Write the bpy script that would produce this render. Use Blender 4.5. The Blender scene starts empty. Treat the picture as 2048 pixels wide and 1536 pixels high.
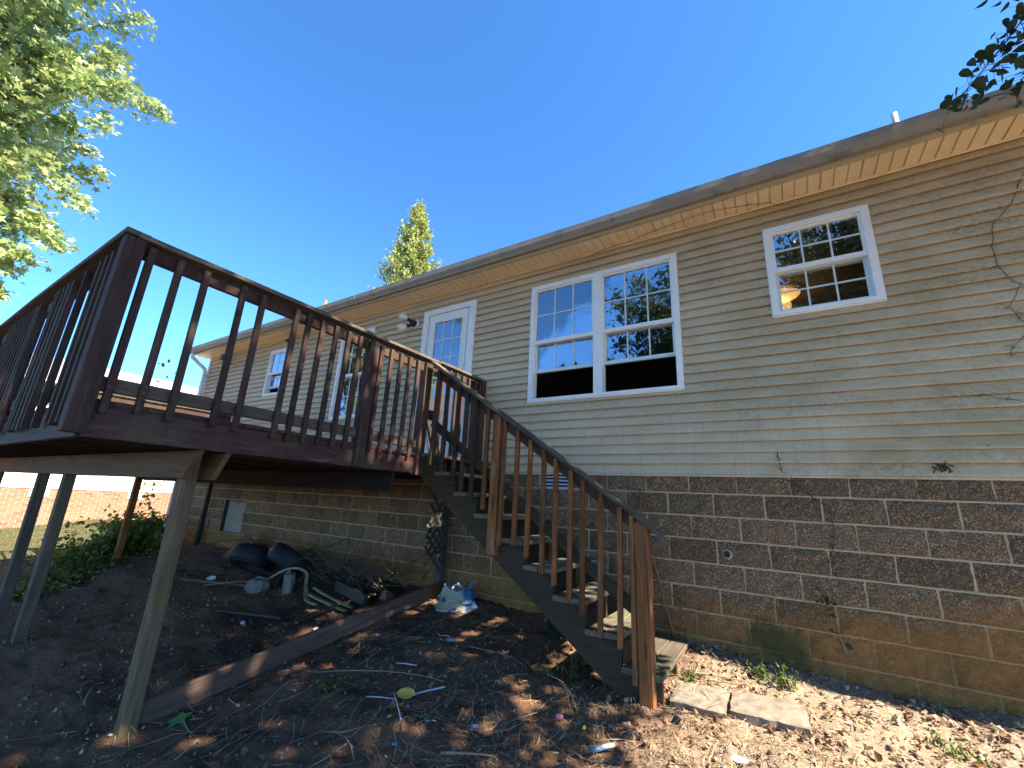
import bpy, math, random
import numpy as np
from mathutils import Vector, Matrix, noise

random.seed(7)
RNG = np.random.default_rng(7)
R = math.radians
SC = bpy.context.scene
COL = SC.collection

# ------------------------------------------------------------------ camera
cam_d = bpy.data.cameras.new('camera')
cam_d.sensor_width = 36.0
cam_d.lens = 36.0 * 843.17 / 2048
cam_d.clip_start = 0.05
cam_d.clip_end = 2000
cam = bpy.data.objects.new('camera', cam_d)
COL.objects.link(cam)
H, T, RO = 0.568504173, 0.271173045, 0.0523773582
fw = Vector((-math.sin(H) * math.cos(T), math.cos(H) * math.cos(T), math.sin(T)))
rt = Vector((math.cos(H), math.sin(H), 0))
upv = rt.cross(fw)
r2 = rt * math.cos(RO) + upv * math.sin(RO)
u2 = -rt * math.sin(RO) + upv * math.cos(RO)
CAM = Vector((0.75258, -4.41095, -0.33775))
cam.matrix_world = Matrix(((r2.x, u2.x, -fw.x, CAM.x), (r2.y, u2.y, -fw.y, CAM.y),
                           (r2.z, u2.z, -fw.z, CAM.z), (0, 0, 0, 1)))
SC.camera = cam

# ------------------------------------------------------------------ light
SUN_EL = R(46)
SUN = Vector((math.cos(SUN_EL), -0.052 * math.sin(SUN_EL), math.sin(SUN_EL))).normalized()
world = bpy.data.worlds.new('World')
SC.world = world
world.use_nodes = True
wn = world.node_tree
bg = wn.nodes['Background']
sky = wn.nodes.new('ShaderNodeTexSky')
sky.sky_type = 'NISHITA'
sky.sun_disc = False
sky.sun_elevation = math.asin(SUN.z)
sky.sun_rotation = math.atan2(SUN.x, SUN.y)
sky.air_density = 0.38
sky.dust_density = 0.0
sky.ozone_density = 3.0
hsv = wn.nodes.new('ShaderNodeHueSaturation')
hsv.inputs['Saturation'].default_value = 1.18
hsv.inputs['Hue'].default_value = 0.498
wn.links.new(sky.outputs[0], hsv.inputs['Color'])
wn.links.new(hsv.outputs[0], bg.inputs[0])
bg.inputs[1].default_value = 0.15
sd = bpy.data.lights.new('sun', 'SUN')
sd.energy = 3.8
sd.angle = R(0.53)
sd.color = (1.0, 0.93, 0.82)
sun = bpy.data.objects.new('sun', sd)
COL.objects.link(sun)
sun.rotation_euler = (-SUN).to_track_quat('-Z', 'Y').to_euler()
sun.location = SUN * 30
SC.view_settings.view_transform = 'Standard'
SC.view_settings.look = 'None'
SC.view_settings.exposure = 2.5
SC.view_settings.gamma = 1.0
SC.view_settings.use_curve_mapping = False
try:
    SC.cycles.max_bounces = 8
    SC.cycles.diffuse_bounces = 5
    SC.cycles.transparent_max_bounces = 16
    SC.cycles.sample_clamp_indirect = 6
except Exception:
    pass


# ------------------------------------------------------------------ node helper
class G:
    def __init__(s, name):
        s.m = bpy.data.materials.new(name)
        s.m.use_nodes = True
        s.t = s.m.node_tree
        s.b = s.t.nodes['Principled BSDF']
        s.out = s.t.nodes['Material Output']
        s.b.inputs['Specular IOR Level'].default_value = 0.3

    def n(s, ty, props=None, **ins):
        nd = s.t.nodes.new('ShaderNode' + ty)
        for k, v in (props or {}).items():
            setattr(nd, k, v)
        for k, v in ins.items():
            s.set(nd, k, v)
        return nd

    def set(s, nd, k, v):
        if isinstance(k, str):
            key = k.replace('_', ' ')
            inp = nd.inputs[key] if key in nd.inputs else nd.inputs[int(k[1:])]
        else:
            inp = nd.inputs[k]
        if hasattr(v, 'node') or hasattr(v, 'links'):
            s.t.links.new(v, inp)
        else:
            inp.default_value = v

    def obj(s):
        return s.n('TexCoord').outputs['Object']

    def pos(s):
        return s.n('NewGeometry').outputs['Position']

    def map(s, v, scale=(1, 1, 1), loc=(0, 0, 0)):
        return s.n('Mapping', Vector=v, Scale=scale, Location=loc).outputs[0]

    def rnd(s):
        return s.n('ObjectInfo').outputs['Random']

    def noise(s, v, scale=5.0, detail=4.0, rough=0.6, w=None, dist=0.0):
        nd = s.n('TexNoise', {'noise_dimensions': '4D' if w is not None else '3D'}, Vector=v, Scale=scale, Detail=detail, Roughness=rough, Distortion=dist)
        if w is not None:
            s.set(nd, 'W', w)
        return nd.outputs['Fac']

    def ramp(s, f, a, b, lo=(0, 0, 0, 1), hi=(1, 1, 1, 1)):
        nd = s.n('ValToRGB', Fac=f)
        e = nd.color_ramp.elements
        e[0].position, e[1].position = a, b
        e[0].color, e[1].color = lo, hi
        return nd.outputs[0]

    def mix(s, f, a, b, mode='MIX'):
        nd = s.n('Mix', {'data_type': 'RGBA', 'blend_type': mode})
        for i, v in ((0, f), (6, a), (7, b)):
            if isinstance(v, tuple) and len(v) == 3:
                v = v + (1,)
            s.set(nd, i, v)
        return nd.outputs[2]

    def math(s, op, a, b=0.0, c=None, clamp=False):
        nd = s.n('Math', {'operation': op, 'use_clamp': clamp})
        s.set(nd, 0, a)
        s.set(nd, 1, b)
        if c is not None:
            s.set(nd, 2, c)
        return nd.outputs[0]

    def xyz(s, v):
        return s.n('SeparateXYZ', Vector=v).outputs

    def bump(s, h, strength=0.3, dist=0.01):
        nd = s.n('Bump', Height=h, Strength=strength, Distance=dist)
        s.t.links.new(nd.outputs[0], s.b.inputs['Normal'])

    def col(s, v):
        s.set(s.b, 'Base_Color', v if not (isinstance(v, tuple) and len(v) == 3) else v + (1,))

    def rough(s, v):
        s.set(s.b, 'Roughness', v)


def plain(name, c, rough=0.6, metal=0.0, var=0.15, scale=9.0, dirt=None, bump=0.0):
    g = G(name)
    o = g.obj()
    f = g.noise(o, scale, 5, 0.65, g.math('MULTIPLY', g.rnd(), 40.0))
    lo = tuple(x * (1 - var) for x in c)
    hi = tuple(min(1, x * (1 + var)) for x in c)
    cc = g.mix(g.ramp(f, 0.3, 0.7), lo, hi)
    if dirt:
        f2 = g.noise(g.pos(), dirt[1], 6, 0.7)
        cc = g.mix(g.ramp(f2, dirt[2], dirt[2] + 0.14), cc, dirt[0])
    g.col(cc)
    g.rough(rough)
    g.b.inputs['Metallic'].default_value = metal
    if bump:
        g.bump(f, bump, 0.01)
    return g.m


def wood(name, base, dark, algae=0.0, algae_col=(0.05, 0.06, 0.025), pale=None, pale_amt=0.0, rough=0.75):
    g = G(name)
    o = g.obj()
    w = g.math('MULTIPLY', g.rnd(), 60.0)
    grain = g.noise(g.map(o, (1.2, 38, 38)), 1.6, 6, 0.65, w, 0.6)
    fine = g.noise(g.map(o, (3.0, 160, 160)), 1.0, 4, 0.6, w)
    blot = g.noise(g.map(o, (1.0, 5, 5)), 2.2, 5, 0.6, w)
    c = g.mix(g.ramp(grain, 0.32, 0.68), dark, base)
    c = g.mix(g.math('MULTIPLY', g.ramp(fine, 0.5, 0.72), 0.55), c, tuple(x * 0.35 for x in dark))
    c = g.mix(g.math('MULTIPLY', g.ramp(blot, 0.42, 0.66), 0.6), c, tuple(x * 0.6 for x in dark))
    if pale:
        pf = g.noise(g.map(o, (1.5, 14, 14)), 1.7, 5, 0.7, g.math('ADD', w, 9.0))
        c = g.mix(g.math('MULTIPLY', g.ramp(pf, 0.55, 0.66), pale_amt), c, pale)
    if algae:
        af = g.noise(g.pos(), 2.6, 6, 0.7)
        c = g.mix(g.math('MULTIPLY', g.ramp(af, 0.45, 0.62), algae), c, algae_col)
    # knots
    vn = g.n('TexVoronoi', {'feature': 'F1'}, Vector=g.map(o, (1.3, 7, 7)), Scale=1.1).outputs['Distance']
    c = g.mix(g.ramp(vn, 0.05, 0.11, (0.7, 0.7, 0.7, 1), (0, 0, 0, 1)), c, tuple(x * 0.3 for x in dark))
    hv = g.n('HueSaturation', Hue=0.5, Saturation=1.0, Value=g.math('MULTIPLY_ADD', g.rnd(), 0.5, 0.75), Color=c)
    g.col(hv.outputs[0])
    g.rough(rough)
    g.bump(g.math('ADD', g.math('MULTIPLY', grain, 0.6), fine), 0.5, 0.006)
    return g.m


MAT = {}
MAT['deck'] = wood('deck_wood', (0.100, 0.040, 0.027), (0.030, 0.013, 0.009), 0.35, pale=(0.12, 0.088, 0.066), pale_amt=0.3)
MAT['deckred'] = wood('rim_wood', (0.105, 0.036, 0.031), (0.046, 0.017, 0.015), 0.55, (0.085, 0.07, 0.035), pale=(0.22, 0.15, 0.07), pale_amt=0.4)
MAT['weather'] = wood('weathered_wood', (0.165, 0.118, 0.074), (0.06, 0.043, 0.029), 0.3)
MAT['grey'] = wood('grey_wood', (0.110, 0.086, 0.064), (0.04, 0.031, 0.024), 0.4, (0.06, 0.065, 0.04))
MAT['cap'] = wood('cap_wood', (0.15, 0.108, 0.072), (0.045, 0.032, 0.024), 0.45, (0.10, 0.09, 0.045), pale=(0.32, 0.25, 0.17), pale_amt=0.5)
MAT['stair'] = wood('stair_wood', (0.36, 0.120, 0.028), (0.115, 0.036, 0.010), 0.2, pale=(0.34, 0.24, 0.13), pale_amt=0.5)
MAT['green'] = wood('stringer_wood', (0.085, 0.050, 0.022), (0.030, 0.018, 0.009), 0.6, (0.036, 0.034, 0.010))
MAT['tread'] = wood('tread_wood', (0.22, 0.165, 0.11), (0.08, 0.06, 0.042), 0.55, (0.10, 0.11, 0.045))
MAT['beam'] = wood('beam_wood', (0.235, 0.12, 0.052), (0.095, 0.05, 0.023), 0.3, (0.1, 0.085, 0.03))
MAT['post'] = wood('support_post_wood', (0.32, 0.195, 0.098), (0.12, 0.075, 0.04), 0.5, (0.15, 0.13, 0.035))
MAT['darkpost'] = wood('dark_wood', (0.05, 0.035, 0.03), (0.02, 0.015, 0.014))
MAT['board'] = wood('skirt_board_wood', (0.20, 0.11, 0.07), (0.09, 0.05, 0.036), 0.2)
MAT['lattice'] = wood('lattice_wood', (0.07, 0.06, 0.055), (0.03, 0.026, 0.025), 0.5)
MAT['white'] = plain('white_vinyl', (0.82, 0.79, 0.73), 0.4, var=0.05, dirt=((0.42, 0.42, 0.36), 5.0, 0.64))
MAT['whited'] = plain('white_door_paint', (0.80, 0.77, 0.71), 0.45, var=0.05, dirt=((0.36, 0.36, 0.31), 6.0, 0.60))
MAT['grille'] = plain('white_grille', (0.62, 0.67, 0.64), 0.45, var=0.04)
MAT['soffit'] = plain('soffit_vinyl', (0.84, 0.68, 0.46), 0.5, var=0.07, dirt=((0.20, 0.10, 0.06), 3.2, 0.66))
MAT['fascia'] = plain('fascia_metal', (0.50, 0.40, 0.24), 0.5, var=0.08, dirt=((0.25, 0.24, 0.16), 4.0, 0.60))
MAT['gutter'] = plain('gutter_metal', (0.29, 0.25, 0.20), 0.55, var=0.12, dirt=((0.15, 0.15, 0.14), 6.0, 0.56))
MAT['shingle'] = plain('roof_shingle', (0.16, 0.155, 0.15), 0.9, var=0.3, scale=40)
MAT['darkmetal'] = plain('dark_metal', (0.02, 0.02, 0.024), 0.5)
MAT['black'] = plain('black_plastic', (0.018, 0.018, 0.021), 0.55, var=0.3)
MAT['pvc'] = plain('white_pipe', (0.36, 0.35, 0.33), 0.45, var=0.05)
MAT['cream'] = plain('cream_vinyl', (0.30, 0.25, 0.14), 0.5, var=0.35, dirt=((0.10, 0.08, 0.05), 7.0, 0.55))
MAT['interior'] = plain('interior_paint', (0.17, 0.125, 0.09), 0.8, var=0.06)
MAT['darktable'] = plain('dark_table_wood', (0.03, 0.02, 0.016), 0.3)
MAT['bulb'] = plain('frosted_bulb', (0.78, 0.78, 0.62), 0.25, var=0.03)
MAT['concrete'] = plain('concrete', (0.20, 0.16, 0.115), 0.9, var=0.4, scale=18, dirt=((0.13, 0.085, 0.045), 6.0, 0.52), bump=0.4)
MAT['stone'] = plain('stone', (0.17, 0.15, 0.125), 0.9, var=0.3, scale=8, bump=0.6)
MAT['redstone'] = plain('red_brick_stone', (0.26, 0.12, 0.07), 0.9, var=0.3, scale=8, bump=0.6)
MAT['rust'] = plain('rusty_steel', (0.15, 0.065, 0.03), 0.85, var=0.4, scale=5, bump=0.3)
MAT['twig'] = plain('twig_bark', (0.24, 0.155, 0.085), 0.85, var=0.35, scale=14)
MAT['vine'] = plain('dry_vine', (0.19, 0.085, 0.034), 0.85, var=0.3, scale=20)
MAT['brush'] = plain('dead_branch', (0.095, 0.066, 0.042), 0.9, var=0.35, scale=20)
MAT['darkvine'] = plain('dead_creeper', (0.055, 0.042, 0.028), 0.9, var=0.3, scale=20)
MAT['bark'] = plain('bark', (0.11, 0.09, 0.07), 0.95, var=0.4, scale=7, bump=0.8)
MAT['ventblue'] = plain('vent_aluminium', (0.52, 0.60, 0.70), 0.4, metal=0.3, var=0.1)
MAT['hatch'] = plain('hatch_paint', (0.27, 0.24, 0.18), 0.7, var=0.12, dirt=((0.2, 0.2, 0.14), 3.0, 0.55))
MAT['paper'] = plain('white_litter', (0.60, 0.61, 0.62), 0.7, var=0.08)
MAT['bluelitter'] = plain('pale_blue_litter', (0.36, 0.40, 0.50), 0.6, var=0.1)
MAT['cyan'] = plain('cyan_litter', (0.08, 0.45, 0.55), 0.5, var=0.1)
MAT['pink'] = plain('pink_plastic', (0.62, 0.16, 0.19), 0.4, var=0.05)
MAT['yleaf'] = plain('yellow_leaf', (0.70, 0.42, 0.07), 0.7, var=0.25, scale=12)
MAT['gleaf'] = plain('green_leaf', (0.10, 0.22, 0.06), 0.6, var=0.3, scale=12)
MAT['yellowchip'] = plain('yellow_plastic', (0.75, 0.72, 0.06), 0.4)
MAT['bluebottle'] = plain('blue_label', (0.07, 0.12, 0.17), 0.35, var=0.2)
MAT['greenbin'] = plain('dark_green_plastic', (0.012, 0.045, 0.035), 0.4, var=0.2)


# --- siding
def siding_mat():
    g = G('siding_vinyl')
    p = g.pos()
    o = g.obj()
    base = g.mix(g.noise(g.map(p, (0.6, 1, 6)), 1.2, 3, 0.6), (0.57, 0.43, 0.265), (0.64, 0.485, 0.305))
    x, y, z = g.xyz(p)
    low = g.n('MapRange', Value=z, _1=2.2, _2=0.0).outputs[0]
    mold = g.noise(g.map(p, (0.5, 1, 2.0)), 2.2, 8, 0.72)
    fine = g.noise(p, 34.0, 5, 0.75)
    mm = g.math('MULTIPLY', g.ramp(mold, 0.45, 0.72), g.ramp(fine, 0.42, 0.62))
    ri = g.n('MapRange', Value=x, _1=-1.8, _2=2.2, _3=0.30, _4=1.0).outputs[0]
    c = g.mix(g.math('MULTIPLY', mm, ri), base, (0.17, 0.115, 0.040))
    c = g.mix(g.math('MULTIPLY', g.ramp(g.noise(g.map(p, (0.35, 1, 0.5)), 1.6, 5, 0.7), 0.40, 0.62), g.math('MULTIPLY', ri, 0.75)), c, (0.34, 0.225, 0.095))
    # algae near the door end
    gx = g.math('MULTIPLY', g.n('MapRange', Value=x, _1=-3.6, _2=-4.0).outputs[0], g.n('MapRange', Value=x, _1=-6.4, _2=-5.6).outputs[0])
    am = g.math('MULTIPLY', g.math('MULTIPLY', gx, g.n('MapRange', Value=z, _1=2.1, _2=1.3).outputs[0]), g.ramp(g.noise(p, 9.0, 7, 0.8), 0.42, 0.62))
    c = g.mix(g.math('MULTIPLY', am, 0.65), c, (0.20, 0.21, 0.10))
    # dark specks and spatter
    sp = g.noise(p, 60.0, 2, 0.5)
    c = g.mix(g.math('MULTIPLY', g.ramp(sp, 0.695, 0.72), 0.75), c, (0.06, 0.05, 0.03))
    # streaks
    st = g.noise(g.map(p, (14, 1, 0.9)), 1.5, 4, 0.6)
    c = g.mix(g.math('MULTIPLY', g.math('MULTIPLY', g.ramp(st, 0.52, 0.7), low), 0.25), c, (0.27, 0.235, 0.16))
    hv = g.n('HueSaturation', Hue=0.5, Saturation=1.0, Value=g.math('MULTIPLY_ADD', g.rnd(), 0.08, 0.96), Color=c)
    g.col(hv.outputs[0])
    g.rough(0.48)
    g.bump(g.math('ADD', g.noise(g.map(p, (1.2, 1, 3)), 1.0, 2, 0.5), g.math('MULTIPLY', g.noise(g.map(o, (4, 90, 90)), 1.5, 3, 0.6), 0.06)), 0.25, 0.02)
    return g.m


MAT['siding'] = siding_mat()


def block_mat():
    g = G('split_face_block')
    p = g.pos()
    o = g.obj()
    w = g.math('MULTIPLY', g.rnd(), 30.0)
    n1 = g.noise(o, 17.0, 9, 0.80, w)
    n2 = g.noise(o, 95.0, 3, 0.7, w)
    n4 = g.noise(g.map(o, (9, 9, 16)), 1.0, 4, 0.6, w)
    c = g.mix(g.ramp(n1, 0.28, 0.74), (0.290, 0.168, 0.068), (0.64, 0.385, 0.165))
    c = g.mix(g.math('MULTIPLY', g.ramp(n2, 0.60, 0.72), 0.35), c, (0.56, 0.36, 0.19))
    c = g.mix(g.math('MULTIPLY', g.ramp(n2, 0.46, 0.34), 0.8), c, (0.045, 0.033, 0.023))
    c = g.mix(g.math('MULTIPLY', g.ramp(n4, 0.45, 0.65), 0.45), c, (0.20, 0.10, 0.040))
    hv = g.n('HueSaturation', Hue=0.5, Saturation=0.9, Value=g.math('MULTIPLY_ADD', g.rnd(), 0.4, 0.8), Color=c)
    c = mudify(g, p, hv.outputs[0])
    g.col(c)
    g.rough(0.92)
    g.bump(g.math('ADD', g.math('ADD', n1, n4), g.math('MULTIPLY', n2, 0.5)), 1.0, 0.03)
    return g.m


def mudify(g, p, c):
    x, y, z = g.xyz(p)
    wob = g.noise(g.map(p, (0.7, 1, 1.2)), 1.3, 6, 0.7)
    # clay splash line: higher on the right
    rise = g.n('MapRange', Value=x, _1=-0.4, _2=2.4, _3=-1.22, _4=-0.80).outputs[0]
    left = g.n('MapRange', Value=x, _1=-1.0, _2=-3.0, _3=0.0, _4=0.12).outputs[0]
    line = g.math('ADD', g.math('ADD', rise, left), g.math('MULTIPLY_ADD', wob, 1.3, -0.65))
    f = g.n('MapRange', Value=g.math('SUBTRACT', line, z), _1=-0.14, _2=0.22).outputs[0]
    grit = g.ramp(g.noise(p, 40.0, 5, 0.8), 0.36, 0.52)
    f = g.math('MULTIPLY', f, g.math('MULTIPLY_ADD', grit, 0.40, 0.42))
    mud = g.mix(g.ramp(g.noise(p, 14.0, 8, 0.8), 0.3, 0.7), (0.24, 0.100, 0.016), (0.46, 0.22, 0.050))
    c = g.mix(g.math('MINIMUM', f, 0.96), c, mud)
    # moss patch
    dx = g.math('SUBTRACT', x, 0.62)
    dz = g.math('ADD', z, 1.33)
    d = g.math('ADD', g.math('MULTIPLY', g.math('POWER', dx, 2.0), 7.0), g.math('MULTIPLY', g.math('POWER', dz, 2.0), 16.0))
    mf = g.math('SUBTRACT', 1.0, g.math('ADD', d, g.math('MULTIPLY_ADD', g.noise(p, 5.0, 7, 0.75), 2.6, -1.1)))
    c = g.mix(g.math('MULTIPLY', g.ramp(mf, 0.15, 0.75), 0.85), c, g.mix(g.noise(p, 30, 4, 0.7), (0.03, 0.04, 0.010), (0.10, 0.11, 0.025)))
    # general green-black grime low down
    gr = g.math('MULTIPLY', g.ramp(g.noise(p, 2.2, 7, 0.75), 0.52, 0.66), g.n('MapRange', Value=z, _1=-0.7, _2=-1.3).outputs[0])
    c = g.mix(g.math('MULTIPLY', gr, 0.5), c, (0.07, 0.06, 0.02))
    return c


MAT['block'] = block_mat()


def mortar_mat():
    g = G('mortar')
    p = g.pos()
    n1 = g.noise(p, 30.0, 6, 0.75)
    c = g.mix(n1, (0.42, 0.30, 0.165), (0.60, 0.44, 0.255))
    g.col(mudify(g, p, c))
    g.rough(0.95)
    g.bump(g.noise(p, 70.0, 4, 0.7), 0.6, 0.006)
    return g.m


MAT['mortar'] = mortar_mat()


def glass_mat():
    g = G('window_glass')
    tr = g.n('BsdfTransparent', Color=(0.80, 0.84, 0.84, 1))
    gl = g.n('BsdfGlossy', Roughness=0.012, Color=(0.95, 0.97, 1, 1))
    nb = g.n('Bump', Height=g.noise(g.pos(), 2.5, 2, 0.5), Strength=0.06, Distance=0.02)
    g.t.links.new(nb.outputs[0], gl.inputs['Normal'])
    fr = g.n('Fresnel', IOR=1.75)
    f = g.math('MULTIPLY_ADD', fr.outputs[0], 2.2, 0.10, clamp=True)
    ms = g.n('MixShader', _0=f, _1=tr.outputs[0], _2=gl.outputs[0])
    g.t.links.new(ms.outputs[0], g.out.inputs[0])
    return g.m


MAT['glass'] = glass_mat()


def soffit_vent_mat():
    g = G('perforated_soffit')
    o = g.obj()
    v = g.n('TexVoronoi', {'feature': 'F1', 'voronoi_dimensions': '3D'}, Vector=o, Scale=95.0, Randomness=0.0).outputs['Distance']
    c = g.mix(g.ramp(v, 0.22, 0.30), (0.22, 0.15, 0.10), (0.82, 0.66, 0.45))
    g.col(c)
    g.rough(0.5)
    return g.m


MAT['soffitvent'] = soffit_vent_mat()


def emit_mat(name, c, s):
    g = G(name)
    g.b.inputs['Emission Color'].default_value = c + (1,)
    g.b.inputs['Emission Strength'].default_value = s
    g.col(c)
    return g.m


MAT['lampglow'] = emit_mat('lit_lamp_glass', (1.0, 0.47, 0.14), 0.36)


def leaf_mat(name, cols, trans=0.45):
    g = G(name)
    r = g.n('NewGeometry').outputs['Random Per Island']
    nd = g.n('ValToRGB', Fac=r)
    e = nd.color_ramp.elements
    while len(e) < len(cols):
        e.new(0.5)
    for i, c in enumerate(cols):
        e[i].position = i / (len(cols) - 1)
        e[i].color = c + (1,)
    big = g.noise(g.pos(), 0.9, 3, 0.6)
    c = g.mix(g.ramp(big, 0.35, 0.65), nd.outputs[0], g.n('HueSaturation', Hue=0.49, Saturation=1.05, Value=0.72, Color=nd.outputs[0]).outputs[0])
    g.col(c)
    g.rough(0.42)
    tl = g.n('BsdfTranslucent', Color=c)
    ms = g.n('MixShader', _0=trans, _1=g.b.outputs[0], _2=tl.outputs[0])
    g.t.links.new(ms.outputs[0], g.out.inputs[0])
    return g.m


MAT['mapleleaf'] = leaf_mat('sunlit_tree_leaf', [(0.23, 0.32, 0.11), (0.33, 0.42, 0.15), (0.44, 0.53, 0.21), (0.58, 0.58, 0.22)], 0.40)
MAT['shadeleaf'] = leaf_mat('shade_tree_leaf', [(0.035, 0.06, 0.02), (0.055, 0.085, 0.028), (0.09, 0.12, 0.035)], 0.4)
MAT['bushleaf'] = leaf_mat('shrub_leaf', [(0.09, 0.13, 0.025), (0.15, 0.20, 0.04), (0.24, 0.28, 0.055)], 0.45)
MAT['coverleaf'] = leaf_mat('ground_cover_leaf', [(0.07, 0.09, 0.02), (0.13, 0.15, 0.03), (0.22, 0.21, 0.05)], 0.4)
MAT['thuja'] = leaf_mat('conifer_leaf', [(0.22, 0.27, 0.06), (0.32, 0.36, 0.09), (0.44, 0.45, 0.13)], 0.45)
MAT['weed'] = leaf_mat('weed_leaf', [(0.06, 0.12, 0.025), (0.12, 0.17, 0.04), (0.22, 0.22, 0.06)], 0.4)
MAT['straw'] = leaf_mat('dry_straw', [(0.24, 0.16, 0.085), (0.38, 0.27, 0.15), (0.50, 0.38, 0.23), (0.62, 0.50, 0.33)], 0.25)
MAT['litter'] = leaf_mat('leaf_litter', [(0.12, 0.06, 0.032), (0.22, 0.12, 0.065), (0.34, 0.21, 0.12), (0.46, 0.33, 0.20), (0.58, 0.46, 0.30)], 0.25)
MAT['brownleaf'] = leaf_mat('brown_leaf', [(0.10, 0.05, 0.025), (0.19, 0.10, 0.05), (0.28, 0.16, 0.08)], 0.2)
MAT['chip'] = leaf_mat('pale_chip', [(0.14, 0.10, 0.07), (0.22, 0.17, 0.12), (0.30, 0.25, 0.20), (0.66, 0.64, 0.60)], 0.0)
MAT['grass'] = leaf_mat('lawn_grass', [(0.06, 0.09, 0.02), (0.12, 0.14, 0.03), (0.22, 0.19, 0.06)], 0.3)
MAT['pebble'] = leaf_mat('pebble_stone', [(0.10, 0.07, 0.05), (0.18, 0.13, 0.09), (0.28, 0.21, 0.15)], 0.0)


def ground_mat():
    g = G('soil')
    p = g.pos()
    x, y, z = g.xyz(p)
    n1 = g.noise(p, 1.3, 6, 0.7)
    n2 = g.noise(p, 14.0, 8, 0.75)
    n3 = g.noise(p, 70.0, 5, 0.75)
    soil = g.mix(g.ramp(n2, 0.3, 0.7), (0.19, 0.086, 0.040), (0.38, 0.188, 0.090))
    clay = g.mix(n3, (0.24, 0.105, 0.045), (0.36, 0.18, 0.085))
    c = g.mix(g.math('MULTIPLY', g.ramp(n1, 0.50, 0.62), 0.8), soil, clay)
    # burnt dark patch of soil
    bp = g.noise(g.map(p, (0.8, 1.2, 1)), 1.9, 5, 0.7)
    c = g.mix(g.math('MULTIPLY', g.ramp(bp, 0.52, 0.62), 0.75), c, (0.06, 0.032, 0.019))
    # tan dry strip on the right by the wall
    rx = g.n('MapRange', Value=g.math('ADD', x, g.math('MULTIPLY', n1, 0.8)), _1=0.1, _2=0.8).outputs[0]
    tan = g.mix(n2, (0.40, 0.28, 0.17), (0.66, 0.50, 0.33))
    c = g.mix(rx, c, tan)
    # lawn far left
    lx = g.n('MapRange', Value=g.math('ADD', x, g.math('MULTIPLY', n1, 1.5)), _1=-9.3, _2=-10.4).outputs[0]
    lawn = g.mix(g.ramp(g.noise(p, 3.0, 7, 0.75), 0.4, 0.6), (0.22, 0.15, 0.07), (0.10, 0.125, 0.03))
    c = g.mix(lx, c, lawn)
    by = g.n('MapRange', Value=y, _1=-8.0, _2=-12.0).outputs[0]
    c = g.mix(by, c, lawn)
    c = g.mix(g.ramp(n3, 0.58, 0.74), c, g.mix(0.5, c, (0.34, 0.27, 0.21)))
    c = g.mix(g.math('MULTIPLY', g.ramp(n3, 0.42, 0.30), 0.6), c, (0.02, 0.014, 0.011))
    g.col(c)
    g.rough(0.95)
    g.bump(g.math('ADD', n2, g.math('MULTIPLY', n3, 0.45)), 0.6, 0.02)
    return g.m


MAT['ground'] = ground_mat()


def bag_mat():
    g = G('printed_sack')
    o = g.obj()
    n = g.noise(o, 3.4, 3, 0.5, 3.7)
    x, y, z = g.xyz(o)
    c = g.mix(g.noise(o, 20, 4, 0.6), (0.26, 0.25, 0.16), (0.38, 0.36, 0.26))
    c = g.mix(g.ramp(g.math('ADD', g.math('MULTIPLY', x, 2.2), n), 0.66, 0.70), c, (0.05, 0.13, 0.24))
    c = g.mix(g.ramp(g.noise(o, 9.0, 1, 0.4, 8.1), 0.64, 0.66), c, (0.02, 0.03, 0.16))
    g.col(c)
    g.rough(0.4)
    return g.m


MAT['bag'] = bag_mat()

# ------------------------------------------------------------------ object helpers
WM = {}


def link(o, parent=None, mw=None):
    COL.objects.link(o)
    mw = mw or Matrix.Identity(4)
    WM[o.name] = mw
    if parent is not None:
        o.parent = parent
        o.matrix_basis = WM[parent.name].inverted() @ mw
    else:
        o.matrix_basis = mw
    return o


def tag(o, label=None, cat=None, group=None, kind=None):
    if label:
        o['label'] = label
    if cat:
        o['category'] = cat
    if group:
        o['group'] = group
    if kind:
        o['kind'] = kind
    return o


def thing(name, loc, label, cat, group=None):
    o = bpy.data.objects.new(name, None)
    o.empty_display_size = 0.1
    link(o, None, Matrix.Translation(Vector(loc)))
    return tag(o, label, cat, group)


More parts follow.
